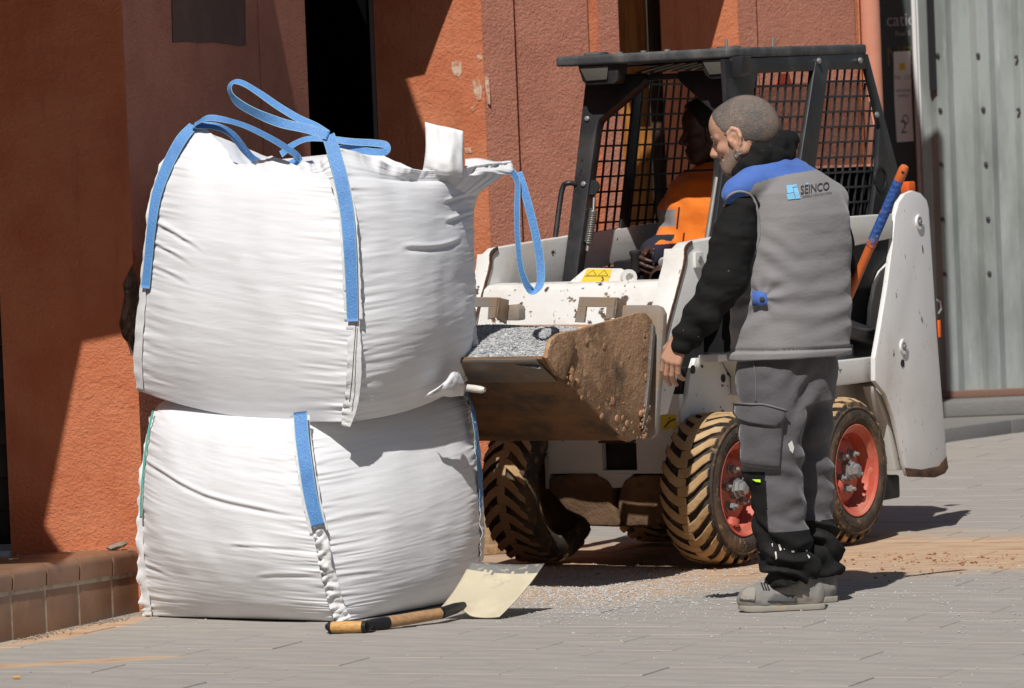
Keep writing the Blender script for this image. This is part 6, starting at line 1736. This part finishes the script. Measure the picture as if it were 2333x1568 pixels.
# ------------------------------------------------------------------ pole held by the man
pl_ = empty('broom_pole', pole_b)
tag(pl_, 'orange pole with a blue worn grip section held beside the man', 'pole')
mat('pole_orange', (.60, .135, .035), .5, bumps=((60, .001, S1),), layers=(((.42, .3, .2), 14, .60, .70, (1, 1, .5), 'noise', .8), ((.68, .2, .07), 6, .5, .65, S1, 'noise', .6)))
mat('pole_blue', (.035, .10, .34), .6, bumps=((60, .004, S1, 'voronoi'),), layers=(((.52, .14, .04), 10, .60, .66, S1), ((.4, .34, .28), 30, .63, .7, S1, 'noise', .7)))
pa, pb_ = pole_a - pole_b, Vector((0, 0, 0))
pt = lambda t: pa.lerp(pb_, t)
tube('shaft', [pt(.24), pt(.6), pb_], .0155, MATS['pole_orange'], pl_, 16)
tube('blue_grip', [pt(.045), pt(.09), pt(.15), pt(.242)], .0175, MATS['pole_blue'], pl_, 16)
lathe('end_cap', [(0, .015), (.012, .0175), (.055, .0170), (.066, .013), (.069, .006)], pt(.052), (pa - pb_).normalized(), MATS['pole_orange'], pl_, 16)
hc = on = pt(.018); lathe('hanging_hole', [(0, .0058), (.0012, .0055)], hc + Vector((.0, -.0166, 0)), (0, -1, 0), MATS['black_trim'], pl_, 12)

# ------------------------------------------------------------------ seated operator (loader axes)
opr = empty('person', MO + Vector((0, 0, 0)), MANG)
opr.location = MO + Matrix.Rotation(MANG, 3, 'Z') @ Vector((-.75, 0, .97)); opr.rotation_euler = (0, 0, MANG)
tag(opr, 'machine operator in orange and navy work jacket seated in the cab', 'person')
OO = Vector((-.75, 0, .97))
def op(x, y, yy): return np.array(tuple(ml(x, y, 1, yy) - OO))
RM = np.array(Matrix.Rotation(-MANG, 3, 'Z'))
hf = RM @ np.array([-.97, -.20, -.06]); hf /= np.linalg.norm(hf); hu = np.array([0, 0, 1.]); hu -= hf * (hu @ hf); hu /= np.linalg.norm(hu); hl = np.cross(hu, hf)
Hc = op(1620, 284, .0); HA = (hf, hl, hu)
shr, elr, wrr = op(1562, 418, -.17), op(1534, 540, -.20), op(1480, 588, -.11)
fl = Field((-.35, -.34, -.16), (.62, .34, .96), .0046)
head_prims(fl)
fl.cone(Hc + np.array([-.03, 0, -.08]), Hc + np.array([-.05, 0, -.22]), .054, .054, .02)
tc0 = op(1600, 400, 0)
fl.cone(tc0 + np.array([-.07, 0, -.04]), op(1612, 540, 0) + np.array([-.07, 0, 0]), .06, .06, .05)
fl.chain([shr + np.array([-.02, .03, -.02]), elr, wrr], [.032, .034, .027], .02)
gpv = op(1448, 585, -.10)
hand(fl, wrr, gpv + np.array([.02, .0, -.03]) - wrr, (.2, -.9, .35), (.25, .15, .9), 1.0, (.55, .6, .6, .6))
fl.cone(op(1600, 620, .05), op(1520, 640, .1), .08, .07, .03)
field_obj('body', fl, MATS['skin_dark'], opr)
def hm2(X, Y, Z):
    f, l, u = hcoord(X, Y, Z)
    line = np.interp(f, [-.13, -.05, 0, .03, .06, .085, .1], [-.08, -.07, -.04, -.02, .0, .05, .1]); return (line - u) * .6
fl = Field(Hc - .16, Hc + .16, .0042); head_prims(fl, .012, False); masked(fl, hm2)
mat('black_hair', (.008, .008, .008), .7, bumps=((200, .004, S1),))
field_obj('hair', fl, MATS['black_hair'], opr)
fl = Field((-.35, -.36, -.16), (.62, .36, .70), .0055)
cz = lambda x, y: op(x, y, 0)
def osec(x, y, rx, ry): p = cz(x, y); return (p[2], p[0] - .03, p[1], rx, ry, 0.0)
fl.loft([osec(1612, 640, .125, .190), osec(1612, 540, .12, .19), osec(1614, 470, .122, .200), osec(1616, 415, .108, .19), osec(1618, 394, .085, .13), osec(1620, 368, .066, .072)], 2.3, .0)
fl.chain([shr + np.array([-.01, .02, -.01]), (shr + elr) / 2 + np.array([0, -.01, 0]), elr, wrr * .75 + elr * .25, wrr], [.068, .068, .060, .050, .042], .035)
shl = op(1672, 420, .19)
fl.chain([shl, op(1650, 540, .24), op(1590, 596, .20)], [.066, .058, .045], .03)
fl.cone(op(1605, 600, .08), op(1540, 640, .13), .085, .075, .03); fl.cone(op(1590, 610, -.08), op(1520, 650, -.10), .08, .07, .03)
zsl = op(1540, 532, -.19)[2]
band_hi, band_lo = op(1545, 476, -.18)[2], op(1545, 514, -.18)[2]
def jk(Cn):
    x, y, z = Cn.T
    r = np.zeros(len(Cn)); arm = y < -.105
    r[(z < op(1600, 552, 0)[2]) | (arm & (z < zsl))] = 1
    r[arm & (z < band_hi) & (z > band_lo)] = 2
    return r
def jd(V, N):
    x, y, z = V.T
    return .009 * vn(x * 8, y * 8, z * 13, 3) + .005 * vn(x * 18, y * 18, z * 26, 5)
jkt, jV, jQ = field_obj('jacket', fl, None, opr, 1, mats=[MATS['hivis_orange'], MATS['navy_cloth'], MATS['reflective_grey']], pick=jk, disp=jd)
zp = [cz(1590, 470) + np.array([.095, -.03, .0]), cz(1590, 500) + np.array([.098, -.035, 0]), cz(1590, 520) + np.array([.096, -.04, 0])]
tube('zip', [V3(p) for p in zp], .004, MATS['navy_cloth'], opr, 6)
tube('collar_trim', spline([V3(cz(1604, 388) + np.array([.055 * math.cos(a), .085 * math.sin(a), .0])) for a in np.linspace(-1.7, 1.7, 9)], 24), .005, MATS['navy_cloth'], opr, 6)
tube('bracelet', [V3(wrr + np.array([.028 * math.cos(a), .02 + .012 * math.cos(a), .036 * math.sin(a)])) for a in np.linspace(0, 5.6, 20)], .003, MATS['earring_silver'], opr, 6)
# ------------------------------------------------------------------ shovel lying by the bags
mat('shovel_steel', (.52, .46, .33), .65, metal=.1, bumps=((90, .001, S1),), layers=(((.62, .55, .40), 9, .45, .65, S1, 'noise', .8), ((.22, .205, .185), 6, .55, .68, S1, 'noise', .8), ((.34, .31, .26), 40, .62, .7, S1, 'noise', .5)))
mat('shovel_worn', (.20, .195, .185), .5, metal=.4, layers=(((.5, .45, .34), 22, .56, .66, (1, 1, 2)),))
mat('handle_wood', (.40, .235, .115), .55, bumps=((60, .001, (1, 8, 8)),), layers=(((.29, .16, .075), 10, .45, .65, (1, 9, 9)),))
mat('grip_wood', (.60, .34, .115), .5, layers=(((.40, .20, .06), 16, .50, .62, (1, 12, 12)),))
mat('handle_black', (.012, .012, .013), .5, layers=(((.08, .078, .07), 16, .58, .7, S1, 'noise', .7),))
so = at_z(1050, 1400); shv = empty('shovel', (so.x, so.y, 0))
tag(shv, 'square bladed shovel with wooden D grip lying on the paving before the bags', 'shovel')
SO = Vector((so.x, so.y, 0))
def sp_(x, y, d): return at_y(x, y, d) - SO
rl, rr_ = sp_(1006, 1384, 16.60), sp_(1138, 1416, 16.50)
tl, tr = sp_(1073, 1280, 16.80), sp_(1241, 1286, 16.70)
rr_.z = max(rr_.z, .006)
n = 26; V = []; MI = []
bn_ = (rr_ - rl).cross(tl - rl).normalized()
if bn_.y > 0: bn_ = -bn_
for i in range(n + 1):
    for j in range(n + 1):
        u, v = i / n, j / n
        p = rl.lerp(rr_, u).lerp(tl.lerp(tr, u), v)
        dish = -.020 * (1 - (2 * u - 1) ** 2) * (1 - .55 * v) - .012 * math.sin(v * math.pi)
        ridge = .022 * math.exp(-((u - .34) / .10) ** 2) * max(0, 1 - v / .42) ** 1.3
        V.append(p + bn_ * (dish + ridge) + Vector((0, 0, .001)))
Fq = grid_faces(n + 1, n + 1)
for f in Fq:
    j = f[0] % (n + 1); i = f[0] // (n + 1); MI.append(1 if j > n * .83 + 2.2 * noise.noise(Vector((i * .6, 3, 0))) else 0)
bl = mesh('blade', V, Fq, None, shv, smooth=True, mats=[MATS['shovel_steel'], MATS['shovel_worn']], midx=MI)
md = bl.modifiers.new('thickness', 'SOLIDIFY'); md.thickness = .003
s0 = V[int(n * .34) * (n + 1) + 3] + bn_ * .004
s1_ = sp_(1003, 1398, 16.43); s2_ = sp_(875, 1424, 16.30); s3_ = sp_(838, 1432, 16.26)
s1_.z = max(s1_.z, .03); s2_.z = max(s2_.z, .022); s3_.z = max(s3_.z, .022)
tube('socket', [s0, s0.lerp(s1_, .35), s1_], [.013, .019, .0205], MATS['handle_black'], shv, 16)
tube('shaft', [s1_, s1_.lerp(s2_, .5), s2_], [.0195, .0205, .0195], MATS['handle_wood'], shv, 16)
ga_, gb_ = sp_(752, 1446, 16.24), sp_(834, 1447, 16.20); ga_.z = max(ga_.z, .021); gb_.z = max(gb_.z, .021)
tube('yoke', [s2_ + (s2_ - s3_) * .25, s2_, s3_], [.021, .022, .018], MATS['handle_black'], shv, 14)
tube('yoke_arm', spline([s3_, s3_.lerp(gb_, .6) + Vector((.008, 0, .004)), gb_], 8), [.017] * 9, MATS['handle_black'], shv, 10)
mid_ = sp_(790, 1430, 16.32); mid_.z = max(mid_.z, .020)
tube('yoke_arm', spline([s3_ + Vector((-.01, .012, 0)), mid_, ga_ + Vector((.0, .03, 0)), ga_], 16), [.014] * 17, MATS['handle_black'], shv, 10)
dg = (gb_ - ga_)
tube('grip', [ga_ + dg * .06, ga_ + dg * .3, ga_ + dg * .7, ga_ + dg * .92], [.0185, .0205, .0205, .019], MATS['grip_wood'], shv, 18)
tube('grip_cap', [ga_ + dg * -.02, ga_ + dg * .06], [.019, .020], MATS['handle_black'], shv, 16)
tube('grip_cap', [ga_ + dg * .92, ga_ + dg * 1.03], [.021, .021], MATS['handle_black'], shv, 16)
for k in (.25, .6):
    p = s0.lerp(s1_, k + .3); lathe('rivet', [(0, .004), (.002, .003)], p + Vector((.002, -.020, .004)), (0, -1, .2), MATS['steel_grey'], shv, 8)

# ------------------------------------------------------------------ loose gravel and clay on the paving
def scatter(name, n, place, size, m, seed, label, cat):
    r = random.Random(seed); parts = []; org = None
    for k in range(n):
        q = place(r)
        if q is None: continue
        if org is None: org = Vector((q.x, q.y, 0))
        s = size(r); parts.append(stone(Vector((q.x, q.y, s * .32)) - org, s, r))
    V, Fc = join_geo(parts); o = mesh(name, V, Fc, m); o.location = org
    tag(o, label, cat, kind='stuff'); return o
mat('gravel_white', (.50, .50, .49), .9, layers=(((.38, .38, .38), 60, .5, .62, S1),))
def pl1(r):
    while True:
        x, y = r.gauss(1330, 150), 1292 + abs(r.gauss(45, 32))
        if x > 1120 and 1292 < y < 1420: return at_z(x, y)
def pl2(r): return at_z(r.uniform(1150, 2333), 1285 + abs(r.gauss(60, 70)))
def pl3(r): return at_z(r.uniform(0, 2333), r.uniform(1400, 1567))
scatter('loose_gravel', 6500, pl1, lambda r: r.uniform(.002, .0055), MATS['gravel_white'], 2, 'pale loose gravel spilled on the ground right of the shovel', 'gravel')
scatter('strewn_gravel', 750, pl2, lambda r: r.uniform(.002, .0055), MATS['gravel_white'], 3, 'thinly strewn grey chips over the paving around the man', 'gravel')
scatter('paving_grit', 150, pl3, lambda r: r.uniform(.0015, .0042), MATS['gravel_white'], 4, 'sparse pale grit on the paving in the foreground', 'grit')
def pl4(r): return at_z(r.choice((r.gauss(2120, 90), r.uniform(1900, 2330), r.uniform(1250, 2300))), 1262 + abs(r.gauss(14, 20)))
scatter('clay_crumbs', 240, pl4, lambda r: r.choice((.0025, .003, .004, .005, .009)), MATS['clay_lump'], 5, 'crumbs of red clay dropped on the paving behind the man', 'clay')
def pl5(r):
    t = r.random(); x = 30 + 300 * t; return at_z(x, sl(x, 1460, 1394) + abs(r.gauss(0, 5)) + 1)
scatter('mortar_crumbs', 420, pl5, lambda r: r.uniform(.002, .006), MATS['stone_chip'], 6, 'crumbs of mortar along the foot of the tiled step', 'crumbs')
# rubble on the step
zst = ga.z
ra = at_plane(268, 1244, P1 + Vector((0, -.045, 0)), Vector((0, 1, 0)))
V, Fc = clump(Vector((0, 0, 0)), .04, .5, 3.1)
V = [Vector((v.x * 1.0, v.y * .9, v.z * .30 + .25 * v.x)) for v in V]
rb = mesh('plaster_flake', V, Fc, MATS['stone_chip']); rb.location = ra + Vector((0, 0, .0)); tag(rb, 'flat grey plaster flake leaning on the pier above the step', 'debris')
def pl6(r):
    p = at_plane(r.uniform(20, 300), 1252, P1 + Vector((0, -.01 - abs(r.gauss(0, .08)), 0)), Vector((0, 1, 0))); return p
parts = []
r6 = random.Random(9); org6 = Vector((P1.x - .3, P1.y - .05, 0))
for k in range(70):
    x = r6.uniform(20, 310); dy = abs(r6.gauss(0, .05)) * (1 if x > 150 else 3) + .008
    p = at_plane(x, 1250, P1 + Vector((0, -dy, 0)), Vector((0, 1, 0)))
    zt_ = (q0 + ga).z + (gb.z - ga.z) * ((p - (q0 + ga)).dot(sdir) / (gb - ga).length)
    parts.append(stone(Vector((p.x, p.y, zt_ + .001)) - org6, r6.uniform(.002, .007), r6))
V, Fc = join_geo(parts); o = mesh('plaster_crumbs', V, Fc, MATS['stone_chip']); o.location = org6
tag(o, 'pale plaster crumbs scattered on top of the tiled step', 'crumbs', kind='stuff')
def butt(p, ang, lab, both):
    e = empty('cigarette_butt', p, ang)
    tube('filter', [Vector((0, 0, .0042)), Vector((.022, 0, .0042))], .0042, MATS['cig_filter'], e, 10)
    if both: tube('paper', [Vector((-.012, 0, .0042)), Vector((-.0005, 0, .0042))], .004, MATS['cig_paper'], e, 10)
    tag(e, lab, 'cigarette butt', 'cigarette butts')
pc = at_plane(28, 1271, P1 + Vector((0, -.42, 0)), Vector((0, 1, 0))); tpz = (q0 + ga).z + (gb.z - ga.z) * ((pc - (q0 + ga)).dot(sdir) / (gb - ga).length)
butt(Vector((pc.x, pc.y, tpz + .0005)), .1, 'cigarette butt with white paper lying on the tiled step', True)
butt(at_z(30, 1547) + Vector((0, 0, .0005)), .15, 'orange cigarette filter on the paving at the lower left corner', False)
